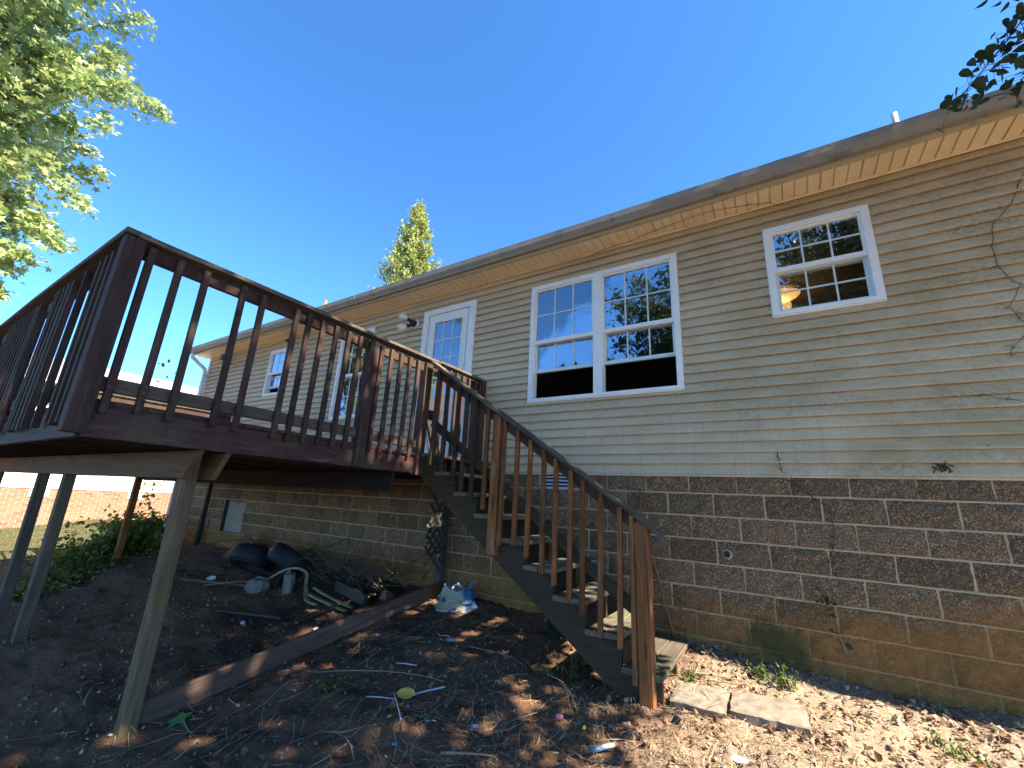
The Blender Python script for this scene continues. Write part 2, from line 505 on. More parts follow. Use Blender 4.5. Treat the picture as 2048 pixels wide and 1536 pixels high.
class MB:
    def __init__(s):
        s.v, s.f = [], []

    def box(s, x0, x1, y0, y1, z0, z1):
        i = len(s.v)
        s.v += [(x0, y0, z0), (x1, y0, z0), (x1, y1, z0), (x0, y1, z0), (x0, y0, z1), (x1, y0, z1), (x1, y1, z1), (x0, y1, z1)]
        s.f += [tuple(i + k for k in q) for q in ((3, 2, 1, 0), (4, 5, 6, 7), (0, 1, 5, 4), (1, 2, 6, 5), (2, 3, 7, 6), (3, 0, 4, 7))]
        return s

    def prism(s, prof, axis, a, b):
        # prof: list of 2D points in the plane perpendicular to axis (x: (y,z); y: (x,z); z: (x,y))
        i = len(s.v)
        n = len(prof)
        for t in (a, b):
            for (p, q) in prof:
                s.v.append({'x': (t, p, q), 'y': (p, t, q), 'z': (p, q, t)}[axis])
        s.f.append(tuple(i + k for k in range(n)))
        s.f.append(tuple(i + n + k for k in reversed(range(n))))
        for k in range(n):
            s.f.append((i + k, i + n + k, i + n + (k + 1) % n, i + (k + 1) % n))
        return s

    def tube(s, pts, rad, n=6, caps=True):
        pts = [Vector(p) for p in pts]
        rads = rad if isinstance(rad, (list, tuple)) else [rad] * len(pts)
        i0 = len(s.v)
        prev = None
        for k, p in enumerate(pts):
            d = (pts[min(k + 1, len(pts) - 1)] - pts[max(k - 1, 0)])
            if d.length < 1e-9:
                d = Vector((0, 0, 1))
            d.normalize()
            a = Vector((0, 0, 1)) if abs(d.z) < 0.9 else Vector((1, 0, 0))
            if prev is not None:
                a = prev
            u = (a - d * a.dot(d))
            if u.length < 1e-6:
                u = d.orthogonal()
            u.normalize()
            prev = u
            w = d.cross(u)
            for j in range(n):
                an = 2 * math.pi * j / n
                s.v.append(tuple(p + (u * math.cos(an) + w * math.sin(an)) * rads[k]))
        for k in range(len(pts) - 1):
            for j in range(n):
                a, b = i0 + k * n + j, i0 + k * n + (j + 1) % n
                s.f.append((a, b, b + n, a + n))
        if caps:
            s.f.append(tuple(i0 + j for j in reversed(range(n))))
            s.f.append(tuple(i0 + (len(pts) - 1) * n + j for j in range(n)))
        return s

    def lathe(s, prof, c, n=20, axis='z'):
        i0 = len(s.v)
        for (r, h) in prof:
            for j in range(n):
                a = 2 * math.pi * j / n
                x, y = r * math.cos(a), r * math.sin(a)
                v = {'z': (x, y, h), 'y': (x, h, y), 'x': (h, x, y)}[axis]
                s.v.append((c[0] + v[0], c[1] + v[1], c[2] + v[2]))
        for k in range(len(prof) - 1):
            for j in range(n):
                a, b = i0 + k * n + j, i0 + k * n + (j + 1) % n
                s.f.append((a, b, b + n, a + n))
        s.f.append(tuple(i0 + j for j in reversed(range(n))))
        s.f.append(tuple(i0 + (len(prof) - 1) * n + j for j in range(n)))
        return s

    def build(s, name, mat, parent=None, smooth=False, local=None):
        """link as one mesh object; verts are world coordinates unless local=matrix"""
        me = bpy.data.meshes.new(name)
        if local is None:
            c = np.array(s.v).mean(0)
            vs = [(a - c[0], b - c[1], d - c[2]) for a, b, d in s.v]
            mw = Matrix.Translation(Vector(c))
        else:
            vs, mw = s.v, local
        me.from_pydata(vs, [], s.f)
        if isinstance(mat, str):
            mat = MAT[mat]
        me.materials.append(mat)
        if smooth:
            for p in me.polygons:
                p.use_smooth = True
        o = bpy.data.objects.new(name, me)
        return link(o, parent, mw)


def board(name, a, b, w, t, mat, parent, up=(0, 0, 1), ch=0.004, warp=0.0, cut0=0.0, cut1=0.0):
    """a piece of lumber from a to b; w is its size along 'up', t across"""
    a, b = Vector(a), Vector(b)
    d = b - a
    L = d.length
    ex = d / L
    ez = Vector(up) - ex * Vector(up).dot(ex)
    ez.normalize()
    ey = ez.cross(ex)
    mw = Matrix(((ex.x, ey.x, ez.x, 0), (ex.y, ey.y, ez.y, 0), (ex.z, ey.z, ez.z, 0), (0, 0, 0, 1)))
    mw.translation = (a + b) / 2
    hw, ht = w / 2, t / 2
    prof = [(-ht + ch, -hw), (ht - ch, -hw), (ht, -hw + ch), (ht, hw - ch), (ht - ch, hw), (-ht + ch, hw), (-ht, hw - ch), (-ht, -hw + ch)]
    ns = max(1, int(L / 0.7)) if warp else 1
    mb = MB()
    for k in range(ns + 1):
        u = k / ns
        bow = warp * math.sin(math.pi * u) * random.uniform(0.5, 1)
        for (p, q) in prof:
            x = (u - 0.5) * L
            if k == 0:
                x += cut0 * q
            if k == ns:
                x += cut1 * q
            mb.v.append((x, p + bow + random.uniform(-1, 1) * 0.0008, q + bow * 0.5 + random.uniform(-1, 1) * 0.0008))
    n = 8
    for k in range(ns):
        for j in range(n):
            mb.f.append((k * n + j, k * n + (j + 1) % n, (k + 1) * n + (j + 1) % n, (k + 1) * n + j))
    mb.f.append(tuple(reversed(range(n))))
    mb.f.append(tuple(ns * n + j for j in range(n)))
    return mb.build(name, mat, parent, local=mw)


def np_mesh(name, V, F, mat, parent=None, smooth=False, origin=None):
    """V (n,3) world, F (m,k) int"""
    me = bpy.data.meshes.new(name)
    c = np.array(origin) if origin is not None else V.mean(0)
    Vl = (V - c).astype(np.float32)
    me.vertices.add(len(Vl))
    me.vertices.foreach_set('co', Vl.ravel())
    m, k = F.shape
    me.loops.add(m * k)
    me.loops.foreach_set('vertex_index', F.astype(np.int32).ravel())
    me.polygons.add(m)
    me.polygons.foreach_set('loop_start', np.arange(0, m * k, k, dtype=np.int32))
    me.polygons.foreach_set('loop_total', np.full(m, k, dtype=np.int32))
    me.update(calc_edges=True)
    me.materials.append(MAT[mat] if isinstance(mat, str) else mat)
    if smooth:
        me.polygons.foreach_set('use_smooth', np.ones(m, dtype=bool))
    o = bpy.data.objects.new(name, me)
    return link(o, parent, Matrix.Translation(Vector(c)))


# ------------------------------------------------------------------ ground
def _sines(seed, waves):
    r = np.random.default_rng(seed)
    out = []
    for wl, amp in waves:
        for _ in range(3):
            a = r.uniform(0, 2 * math.pi)
            out.append((math.cos(a) * 2 * math.pi / wl, math.sin(a) * 2 * math.pi / wl, r.uniform(0, 6.28), amp * 0.6))
    return out


GS = _sines(3, [(2.3, 0.018), (1.1, 0.012), (0.52, 0.009), (0.27, 0.006), (0.13, 0.0035)])


def gz(x, y):
    x = np.asarray(x, float)
    y = np.asarray(y, float)
    yy = np.clip(y, -7.0, 0.4)
    z = -1.5 + 0.11 * np.minimum(yy, 0)
    # right end falls a little, earth bank by the wall
    z = z - 0.015 * np.clip(x - 0.5, 0, 3)
    z = z + 0.03 * np.exp(-(y / 0.25) ** 2)
    far = np.clip((np.abs(x + 1) - 14) / 30, 0, 1)
    for kx, ky, ph, am in GS:
        z = z + am * np.sin(kx * x + ky * y + ph)
    return z


def axis_pts(segs):
    out = []
    for a, b, st in segs:
        out += list(np.arange(a, b, st))
    return np.array(out)


gx = axis_pts([(-400, -60, 60), (-60, -20, 8), (-20, -11, 0.6), (-11, -4, 0.08), (-4, 2.6, 0.035), (2.6, 8, 0.3), (8, 60, 8), (60, 401, 60)])
gy = axis_pts([(-400, -60, 60), (-60, -12, 6), (-12, -4.2, 0.4), (-4.2, 0.12, 0.035), (0.12, 12, 0.6), (12, 60, 8), (60, 401, 60)])
X, Y = np.meshgrid(gx, gy, indexing='ij')
Z = gz(X, Y)
near = (X > -11) & (X < 2.6) & (Y > -4.2) & (Y < 0.12)
Z = Z + near * RNG.normal(0, 0.0045, Z.shape)
V = np.stack([X, Y, Z], -1).reshape(-1, 3)
nx, ny = len(gx), len(gy)
I = np.arange(nx * ny).reshape(nx, ny)
F = np.stack([I[:-1, :-1], I[1:, :-1], I[1:, 1:], I[:-1, 1:]], -1).reshape(-1, 4)
tag(np_mesh('ground', V, F, 'ground', smooth=True, origin=(0, 0, -1.5)), kind='structure')

# ------------------------------------------------------------------ house
HX0, HX1 = -10.87, 7.4
SO = 2.71          # soffit height
house = thing('house', (-2.6, 0, -1.5), 'long tan vinyl sided house on a dark split face block foundation', 'house')
E4 = 0.1002
# openings: (x0, x1, z0, z1)
OPEN = [(-8.10, -7.49, 1.48, 2.44), (-5.75, -4.88, 0.86, 2.41), (-3.735, -2.745, 0.02, 2.445), (-1.80, 0.003, 0.85, 2.405), (0.855, 1.656, 1.475, 2.41)]


def cutx(x0, x1, z0, z1):
    iv = [(x0, x1)]
    for a, b, c, d in OPEN:
        if c < z1 - 0.012 and d > z0 + 0.012:
            a2, b2 = a + 0.03, b - 0.03
            new = []
            for p, q in iv:
                if b2 <= p or a2 >= q:
                    new.append((p, q))
                else:
                    if a2 > p:
                        new.append((p, a2))
                    if b2 < q:
                        new.append((b2, q))
            iv = new
    return [q for q in iv if q[1] - q[0] > 0.01]


# sheathing behind the siding, with the openings left open
mb = MB()
xs = sorted({HX0 + 0.02, HX1} | {o[0] + 0.02 for o in OPEN} | {o[1] - 0.02 for o in OPEN})
for a, b in zip(xs[:-1], xs[1:]):
    zz = [(0.0, SO)]
    for o in OPEN:
        if o[0] < (a + b) / 2 < o[1]:
            zz = [(0.0, o[2] + 0.02), (o[3] - 0.02, SO)]
    for c, d in zz:
        mb.box(a, b, 0.0135, 0.11, c, d)
mb.build('wall_sheathing', 'interior', house)

rs = random.Random(5)
seams = {0: [0.132], 3: [0.13], 6: [0.833], 4: [0.842], 12: [0.19], 11: [0.446], 1: [-1.116]}
for pr in range(14):
    z0 = pr * 2 * E4
    rows = [0, 1] if pr < 13 else [0]
    js = list(seams.get(pr, []))
    ref = js[0] if js else rs.uniform(-1.5, 1.5)
    js = sorted({ref + k * 3.66 for k in range(-4, 4)})
    cuts = [HX0] + [j for j in js if HX0 + 0.4 < j < HX1 - 0.4] + [HX1]
    for ci, (a, b) in enumerate(zip(cuts[:-1], cuts[1:])):
        off = 0.0035 * (ci % 2)
        runs = {}
        for r in rows:
            za = z0 + r * E4
            zb = min(za + E4 + 0.004, SO)
            for p, q in cutx(a, b, za, zb):
                runs.setdefault((round(p, 3), round(q, 3)), []).append((za, zb))
            for oa, ob, oc, od in OPEN:
                if oc < zb - 0.012 and od > za + 0.012 and b > oa and a < ob:
                    p, q = max(a, oa + 0.0301), min(b, ob - 0.0301)
                    if q - p < 0.02:
                        continue
                    yt = lambda z: -off - 0.020 + 0.0195 * (z - za) / (zb - za)
                    if oc - za > 0.008:
                        MB().prism([(0.001 - off, za + 0.007), (-off - 0.011, za + 0.006), (-off - 0.0125, za), (-off - 0.0185, za), (-off - 0.0205, za + 0.003), (yt(oc), oc), (0.003 - off, oc)], 'x', p, q).build('siding_panel', 'siding', house)
                    if zb - od > 0.008:
                        MB().prism([(0.003 - off, od), (yt(od), od), (-off - 0.0005, zb - 0.004), (-off + 0.001, zb + 0.0025), (0.004 - off, zb + 0.0025)], 'x', p, q).build('siding_panel', 'siding', house)
        for (p, q), zs in runs.items():
            prof = []
            y = -off
            back = []
            for za, zb in zs:
                prof += [(y + 0.0115, za + 0.022), (y - 0.0145, za + 0.020), (y - 0.0165, za + 0.001), (y - 0.0185, za), (y - 0.0205, za + 0.002), (y - 0.0200, za + 0.016), (y + 0.009, zb - 0.002), (y + 0.010, zb + 0.018)]
            prof += [(y + 0.0125, zs[-1][1] + 0.018), (y + 0.0125, zs[0][0] + 0.022)]
            MB().prism(prof, 'x', p, q).build('siding_panel', 'siding', house)
# starter strip and corner post
MB().box(HX0, HX1, -0.016, 0.003, -0.022, -0.002).build('starter_strip', 'siding', house)
MB().box(HX0 - 0.07, HX0 + 0.015, -0.026, 0.07, -0.02, SO).build('corner_post', 'white', house)

# blocks
BW, BH, BM = 0.4064, 0.2032, 0.0135
B1 = -0.1757
VENT = (-1.62, -1.22)
HATCH = (-8.73, -7.94, -1.192, -0.582)
variants = {}
br = random.Random(11)


def block_mesh(w, h, k):
    key = (round(w, 3), round(h, 3), k)
    if key in variants:
        return variants[key]
    rr = random.Random(hash(key) % 99991)
    nx_, nz_ = 7, 4
    v, f = [], []
    for i in range(nx_ + 1):
        for j in range(nz_ + 1):
            e = i in (0, nx_) or j in (0, nz_)
            x = (i / nx_ - 0.5) * w + (0 if i in (0, nx_) else rr.uniform(-1, 1) * 0.012)
            z = (j / nz_ - 0.5) * h + (0 if j in (0, nz_) else rr.uniform(-1, 1) * 0.008)
            if e:
                x += rr.uniform(-1, 1) * 0.005
                z += rr.uniform(-1, 1) * 0.004
            y = (-0.003 if e else -0.010 - 0.017 * rr.random()) + rr.uniform(-1, 1) * 0.002
            v.append((x, y, z))
    for i in range(nx_):
        for j in range(nz_):
            a = i * (nz_ + 1) + j
            f.append((a, a + nz_ + 1, a + nz_ + 2, a + 1))
    # rim back to the wall
    ring = [i * (nz_ + 1) for i in range(nx_ + 1)] + [nx_ * (nz_ + 1) + j for j in range(1, nz_ + 1)] + \
           [i * (nz_ + 1) + nz_ for i in range(nx_ - 1, -1, -1)] + [j for j in range(nz_ - 1, 0, -1)]
    m = len(v)
    for q in ring:
        v.append((v[q][0], 0.02, v[q][2]))
    for t in range(len(ring)):
        u = (t + 1) % len(ring)
        f.append((ring[u], ring[t], m + t, m + u))
    me = bpy.data.meshes.new('block')
    me.from_pydata(v, [], f)
    me.materials.append(MAT['block'])
    variants[key] = me
    return me


def put_block(x0, x1, z0, z1):
    w, h = x1 - x0 - BM, z1 - z0 - BM
    if w < 0.03:
        return
    o = bpy.data.objects.new('block', block_mesh(w, h, br.randrange(7)))
    link(o, house, Matrix.Translation(((x0 + x1) / 2, 0.012 + br.uniform(-0.003, 0.003), (z0 + z1) / 2)))


for c in range(8):
    z1 = 0.005 if c == 0 else B1 - (c - 1) * BH
    z0 = B1 - c * BH
    offx = 0.0 if c % 2 == 0 else -BW / 2
    k0 = int((HX0 - offx) / BW) - 1
    for k in range(k0, 9):
        a, b = offx + k * BW, offx + (k + 1) * BW
        a, b = max(a, HX0), min(b, 3.3)
        if b - a < 0.02:
            continue
        segs = [(a, b)]
        cut = None
        if c == 0:
            cut = VENT
        if 3 <= c <= 5:
            cut = HATCH[:2]
        if cut:
            segs = []
            if a < cut[0]:
                segs.append((a, min(b, cut[0])))
            if b > cut[1]:
                segs.append((max(a, cut[1]), b))
        for p, q in segs:
            if q - p > 0.05:
                put_block(p, q, z0, z1)
far_run = MB()     # the blocks beyond the right edge of the view, joined
for c in range(8):
    z1 = 0.005 if c == 0 else B1 - (c - 1) * BH
    z0 = B1 - c * BH
    xq = 3.3
    while xq < HX1 - 0.02:
        xe_ = min((math.floor(((xq - (0.0 if c % 2 == 0 else -BW / 2)) / BW) + 1e-4) + 1) * BW + (0.0 if c % 2 == 0 else -BW / 2), HX1)
        if xe_ - xq > 0.06:
            far_run.box(xq + BM / 2, xe_ - BM / 2, -0.008, 0.03, z0 + BM / 2, z1 - BM / 2)
        xq = xe_
tag(far_run.build('block_run', 'block', house), kind='stuff')
MB().box(HX0 + 0.004, HATCH[0], 0.014, 0.2, -2.3, 0.0).box(HATCH[1], VENT[0], 0.014, 0.2, -2.3, 0.0).box(HATCH[0], HATCH[1], 0.0141, 0.2, -2.3, HATCH[2]) \
    .box(HATCH[0], HATCH[1], 0.0141, 0.2, HATCH[3], 0.0).box(VENT[1], HX1, 0.014, 0.2, -2.3, 0.0).box(VENT[0], VENT[1], 0.0141, 0.2, -2.3, B1).build('mortar', 'mortar', house)
for k in range(8):   # mortar squeezed out of the bed joints, a wavering bead
    z = B1 - k * BH
    n = 260
    pts = []
    mb = MB()
    xs_ = np.linspace(HX0, 3.3, n)
    for i, x in enumerate(xs_):
        if 3 <= k <= 4 and HATCH[0] < x < HATCH[1]:
            if len(pts) > 2:
                mb.tube(pts, [0.0065 + 0.002 * br.random() for _ in pts], 5)
            pts = []
            continue
        pts.append((x, 0.008 + br.uniform(-0.002, 0.002), z + br.uniform(-0.0022, 0.0022)))
    mb.tube(pts, [0.0065 + 0.002 * br.random() for _ in pts], 5)
    mb.build('mortar_bead', 'mortar', house)
# side walls, back wall, floor, ceiling and room
MB().box(HX0 + 0.004, HX0 + 0.15, 0.201, 8.2, -2.3, SO).box(HX1 - 0.15, HX1, 0.201, 8.2, -2.3, SO).box(HX0 + 0.16, HX1 - 0.16, 8.05, 8.2, -2.3, SO).build('outer_wall', 'siding', house)
MB().box(HX0 + 0.16, HX1 - 0.16, 0.112, 8.04, -0.05, 0.10).build('inner_floor', 'interior', house)
MB().box(HX0 + 0.16, HX1 - 0.16, 0.112, 8.04, 2.56, 2.60).build('ceiling', 'interior', house)
MB().box(HX0 + 0.16, HX1 - 0.16, 4.2, 4.3, 0.101, 2.559).box(0.42, 0.50, 0.113, 4.19, 0.101, 2.559).box(-2.5, -2.42, 0.113, 4.19, 0.101, 2.559).box(-6.2, -6.12, 0.113, 4.19, 0.101, 2.559).build('inner_wall', 'interior', house)

# foundation hatch
h = MB().box(HATCH[0] + 0.01, HATCH[1] - 0.01, 0.075, 0.095, HATCH[2] + 0.01, HATCH[3] - 0.01).build('access_hatch', 'hatch', house)
MB().box(HATCH[0] + 0.001, HATCH[0] + 0.045, 0.02, 0.074, HATCH[2] + 0.001, HATCH[3] - 0.001).box(HATCH[0] + 0.046, HATCH[1] - 0.002, 0.02, 0.074, HATCH[3] - 0.03, HATCH[3] - 0.001).build('frame', 'darkpost', h)
MB().lathe([(0.0, 0.06), (0.012, 0.06), (0.012, 0.074)], (HATCH[0] + 0.42, 0, HATCH[3] - 0.055), 8, 'y').build('latch', 'darkmetal', h)
# foundation vent with louvres
v = MB().box(VENT[0] + 0.01, VENT[1] - 0.01, 0.05, 0.07, B1 + 0.005, -0.004).build('foundation_vent', 'black', house)
for zz in (-0.045, -0.083, -0.124, -0.163):
    MB().prism([(0.048, zz - 0.006), (0.0, zz - 0.012), (0.0, zz + 0.005), (0.048, zz + 0.012)], 'x', VENT[0] + 0.015, VENT[1] - 0.015).build('louvre', 'ventblue', v)
# pipe stub hole in a block
p_ = MB().lathe([(0.028, -0.028), (0.03, -0.03), (0.034, -0.03), (0.04, -0.012), (0.045, 0.01)], (0.285, 0, -0.69), 14, 'y').build('pipe_stub', 'mortar', house)
MB().lathe([(0.0, -0.0315), (0.028, -0.0315), (0.029, -0.033), (0.0, -0.033)], (0.285, 0, -0.69), 14, 'y').build('bore_shade', 'black', p_)  # solid black disc over the pipe mouth, its colour paints the shade inside

# eaves
k = 0
x = HX0 - 0.28
i = 0
while x < HX1:
    vent = (i % 5 == 2)
    mb = MB()
    n = 3
    wv = 0.3048
    for q in range(n):
        a, b = x + q * wv / n, x + (q + 1) * wv / n
        mb.prism([(a + 0.005, SO + 0.008), (a + 0.005, SO - 0.001), (a + 0.009, SO - 0.006), (b - 0.009, SO - 0.006), (b - 0.005, SO - 0.001), (b - 0.005, SO + 0.008)], 'y', -0.325, -0.003)
    mb.box(x, x + wv - 0.001, -0.325, -0.003, SO + 0.0085, SO + 0.012)
    mb.build('soffit_panel', 'soffitvent' if vent else 'soffit', house)
    x += wv
    i += 1
MB().prism([(-0.021, SO - 0.006), (-0.021, SO - 0.026), (-0.016, SO - 0.030), (-0.0145, SO - 0.03), (-0.0145, SO - 0.006)], 'x', HX0 - 0.02, HX1).build('soffit_trim', 'soffit', house)
MB().prism([(-0.343, SO - 0.02), (-0.343, SO + 0.15), (-0.327, SO + 0.15), (-0.327, SO - 0.004), (-0.30, SO - 0.008), (-0.30, SO - 0.02)], 'x', HX0 - 0.30, HX1).build('fascia', 'fascia', house)
GP = [(-0.346, SO + 0.012), (-0.40, SO + 0.008), (-0.405, SO + 0.03), (-0.425, SO + 0.052), (-0.44, SO + 0.075), (-0.44, SO + 0.145), (-0.430, SO + 0.148), (-0.432, SO + 0.079), (-0.418, SO + 0.058), (-0.398, SO + 0.036), (-0.394, SO + 0.014), (-0.346, SO + 0.018)]
gx_ = HX0 - 0.28
while gx_ < HX1 - 0.2:
    g2 = min(gx_ + 6.1, HX1)
    MB().prism(GP, 'x', gx_, g2 - 0.002).build('gutter', 'gutter', house)
    if g2 < HX1 - 0.1:
        MB().prism([(y - 0.0025 if y < -0.36 else y, z - (0.0025 if z < SO + 0.1 else -0.001)) for y, z in GP], 'x', g2 - 0.05, g2 + 0.05).build('gutter_joint', 'gutter', house)
    gx_ = g2
gp2 = [(y - 0.003 if y < -0.36 else y, z - 0.001) for y, z in GP]
MB().prism([(-0.346, SO + 0.01), (-0.403, SO + 0.005), (-0.443, SO + 0.074), (-0.443, SO + 0.148), (-0.346, SO + 0.148)], 'x', HX0 - 0.292, HX0 - 0.279).build('gutter_end', 'gutter', house)
# downspout at the far corner
MB().tube([(HX0 - 0.1, -0.39, SO + 0.01), (HX0 - 0.1, -0.38, SO - 0.1), (HX0 - 0.05, -0.09, SO - 0.32), (HX0 - 0.03, -0.075, SO - 0.42), (HX0 - 0.03, -0.075, -1.45)], 0.045, 8).build('downspout', 'white', house, True)
# roof
mb = MB()
mb.prism([(-0.36, SO + 0.155), (4.05, SO + 1.60), (8.5, SO + 0.155), (8.5, SO + 0.13), (4.05, SO + 1.56), (-0.36, SO + 0.13)], 'x', HX0 - 0.3, HX1 + 0.2)
mb.build('roof', 'shingle', house)
MB().tube([(2.32, 1.2, SO + 0.4), (2.32, 1.2, 4.30)], 0.03, 12).build('vent_pipe', 'pvc', house, True)
MB().tube([(-8.5, 1.2, SO + 0.4), (-8.5, 1.2, 4.28)], 0.04, 12).build('vent_pipe', 'redstone', house, True)
MB().box(-10.86, HX1 - 0.01, 0.004, 0.1, SO + 0.001, SO + 0.02).build('top_plate', 'interior', house)


def window(x0, x1, z0, z1, units, meet, raised, lites=(3, 2), low_lites=(3, 2), twin_mull=0.105, sideonly=False):
    fwid = 0.048
    mb = MB()
    yf, yb = -0.034, 0.09
    mb.box(x0, x0 + fwid, yf, yb, z0, z1)
    mb.box(x1 - fwid, x1, yf, yb, z0, z1)
    mb.box(x0 + fwid, x1 - fwid, yf + 0.0005, yb, z1 - fwid, z1 - 0.0005)
    mb.box(x0 + fwid, x1 - fwid, yf - 0.006, yb, z0 - 0.004, z0 + fwid * 0.72)
    # outer J-channel lip
    for a, b, c, d in ((x0 - 0.014, x0, z0 - 0.012, z1 + 0.012), (x1, x1 + 0.014, z0 - 0.012, z1 + 0.012), (x0, x1, z1, z1 + 0.012), (x0, x1, z0 - 0.016, z0 - 0.004)):
        mb.box(a, b, -0.0275, 0.0, c, d)
    w = mb.build('window', 'white', house)
    ux = []
    if units == 2:
        xm = (x0 + x1) / 2
        MB().box(xm - twin_mull / 2, xm + twin_mull / 2, yf + 0.002, yb, z0 + fwid * 0.72, z1 - fwid).build('mullion', 'white', w)
        ux = [(x0 + fwid, xm - twin_mull / 2), (xm + twin_mull / 2, x1 - fwid)]
    else:
        ux = [(x0 + fwid, x1 - fwid)]
    zb, zt = z0 + fwid * 0.72, z1 - fwid
    for (a, b) in ux:
        r = 0.022
        # upper sash
        ms = 0.048
        MB().box(a, b, -0.014, 0.024, meet - ms / 2, meet + ms / 2).box(a, a + r, -0.0135, 0.024, meet + ms / 2, zt).box(b - r, b, -0.0135, 0.024, meet + ms / 2, zt).box(a + r, b - r, -0.0135, 0.024, zt - r, zt).build('sash', 'white', w)
        grid(w, a + r, b - r, meet + ms / 2, zt - r, lites, 0.004)
        # lower sash, sits further in
        lz = zb + raised
        hgt = meet - zb
        top = lz + hgt
        r2_ = 0.032
        MB().box(a, b, 0.030, 0.066, lz, lz + r2_ * 1.25).box(a, b, 0.030, 0.066, top - r2_, top).box(a, a + r2_, 0.0302, 0.0658, lz + r2_ * 1.25, top - r2_).box(b - r2_, b, 0.0302, 0.0658, lz + r2_ * 1.25, top - r2_).build('sash', 'grille', w)
        grid(w, a + r2_, b - r2_, lz + r2_ * 1.25, top - r2_, low_lites, 0.048)
    return w


def grid(w, a, b, c, d, lites, y):
    nx_, nz_ = lites
    bw = 0.016
    for i in range(1, nx_):
        xm = a + (b - a) * i / nx_
        MB().box(xm - bw / 2, xm + bw / 2, y - 0.006, y - 0.0005, c, d).build('muntin', 'grille', w)
    for j in range(1, nz_):
        zm = c + (d - c) * j / nz_
        for i in range(nx_):
            p = a + (b - a) * i / nx_ + (bw / 2 if i else 0)
            q = a + (b - a) * (i + 1) / nx_ - (bw / 2 if i < nx_ - 1 else 0)
            MB().box(p, q, y - 0.0055, y - 0.0006, zm - bw / 2, zm + bw / 2).build('muntin', 'grille', w)
    for i in range(nx_):
        for j in range(nz_):
            p, q = a + (b - a) * i / nx_, a + (b - a) * (i + 1) / nx_
            e, f = c + (d - c) * j / nz_, c + (d - c) * (j + 1) / nz_
            MB().box(p, q, y, y + 0.002, e, f).build('pane', 'glass', w)


window(-1.80, 0.003, 0.85, 2.405, 2, 1.625, 0.345)
window(0.855, 1.656, 1.475, 2.41, 1, 1.948, 0.0, low_lites=(3, 2))
window(-5.75, -4.88, 0.86, 2.41, 1, 1.62, 0.0)
window(-8.10, -7.49, 1.48, 2.44, 1, 1.945, 0.12, (2, 2), (2, 2))

# back door
dx0, dx1, dz0, dz1 = -3.735, -2.745, 0.10, 2.445
door = MB().box(dx0, dx0 + 0.085, -0.03, 0.09, dz0, dz1).box(dx1 - 0.085, dx1, -0.03, 0.09, dz0, dz1).box(dx0 + 0.085, dx1 - 0.085, -0.0295, 0.09, dz1 - 0.07, dz1) \
    .box(dx0 - 0.012, dx0, -0.0275, 0, dz0, dz1 + 0.012).box(dx1, dx1 + 0.012, -0.0275, 0, dz0, dz1 + 0.012).box(dx0, dx1, -0.0275, 0, dz1, dz1 + 0.012).box(dx0 + 0.085, dx1 - 0.085, -0.05, 0.09, dz0 - 0.03, dz0 + 0.02).build('door', 'whited', house)
sx0, sx1 = dx0 + 0.092, dx1 - 0.15
gx0, gx1, gz0, gz1 = sx0 + 0.13, sx1 - 0.09, 1.06, 2.235
MB().box(sx0, gx0, 0.0, 0.045, dz0 + 0.025, dz1 - 0.075).box(gx1, sx1, 0.0, 0.045, dz0 + 0.025, dz1 - 0.075).box(gx0, gx1, 0.0, 0.045, gz1, dz1 - 0.075).box(gx0, gx1, 0.0, 0.045, dz0 + 0.025, gz0) \
    .box(gx0 - 0.02, gx0, -0.008, -0.0002, gz0 - 0.02, gz1 + 0.02).box(gx1, gx1 + 0.02, -0.008, -0.0002, gz0 - 0.02, gz1 + 0.02).box(gx0, gx1, -0.008, -0.0002, gz1, gz1 + 0.02).box(gx0, gx1, -0.008, -0.0002, gz0 - 0.02, gz0).build('door_leaf', 'whited', door)
MB().box(sx1 + 0.004, dx1 - 0.088, 0.012, 0.045, dz0 + 0.025, dz1 - 0.075).build('jamb_strip', 'white', door)
grid(door, gx0, gx1, gz0, gz1, (3, 4), 0.012)
MB().lathe([(0.0, -0.07), (0.022, -0.068), (0.03, -0.05), (0.022, -0.035), (0.012, -0.028), (0.012, -0.001), (0.03, -0.0005), (0.03, 0.0)], (sx0 + 0.06, 0, 1.02), 12, 'y').build('door_knob', 'ventblue', door, True)
MB().box(gx0 - 0.02, gx1 + 0.02, -0.008, -0.0003, 0.35, 0.88).build('door_panel', 'whited', door)

# things on and in the house
fl = thing('flood_light', (-3.93, -0.02, 2.29), 'double flood light with two cream bulbs beside the back door', 'light')
MB().lathe([(0.0, -0.045), (0.075, -0.045), (0.082, -0.03), (0.082, -0.012)], (-3.93, 0, 2.29), 8, 'y').build('backing_plate', 'white', fl)
MB().lathe([(0.0, -0.10), (0.05, -0.095), (0.058, -0.06), (0.058, -0.046)], (-3.93, 0, 2.29), 16, 'y').build('housing', 'darkmetal', fl, True)
for s, dz in ((-1, 0.10), (-1, -0.10)):
    a = Vector((-3.955, -0.085, 2.29 + dz * 0.3))
    d = Vector((-0.62, -0.60, dz * 4.2)).normalized()
    arm = MB().tube([a, a + d * 0.07], [0.024, 0.03], 10).build('lamp_holder', 'darkmetal', fl, True)
    q = a + d * 0.07
    MB().tube([q, q + d * 0.02, q + d * 0.06, q + d * 0.10, q + d * 0.125, q + d * 0.132], [0.022, 0.032, 0.052, 0.06, 0.055, 0.03], 16).build('bulb', 'bulb', fl, True)
sc_ = thing('security_camera', (-9.86, -0.03, 2.5), 'small black and white security camera high on the far end of the wall', 'camera')
MB().tube([(-9.80, -0.012, 2.40), (-9.80, -0.09, 2.41), (-9.82, -0.1, 2.47)], 0.025, 8).build('bracket', 'pvc', sc_, True)
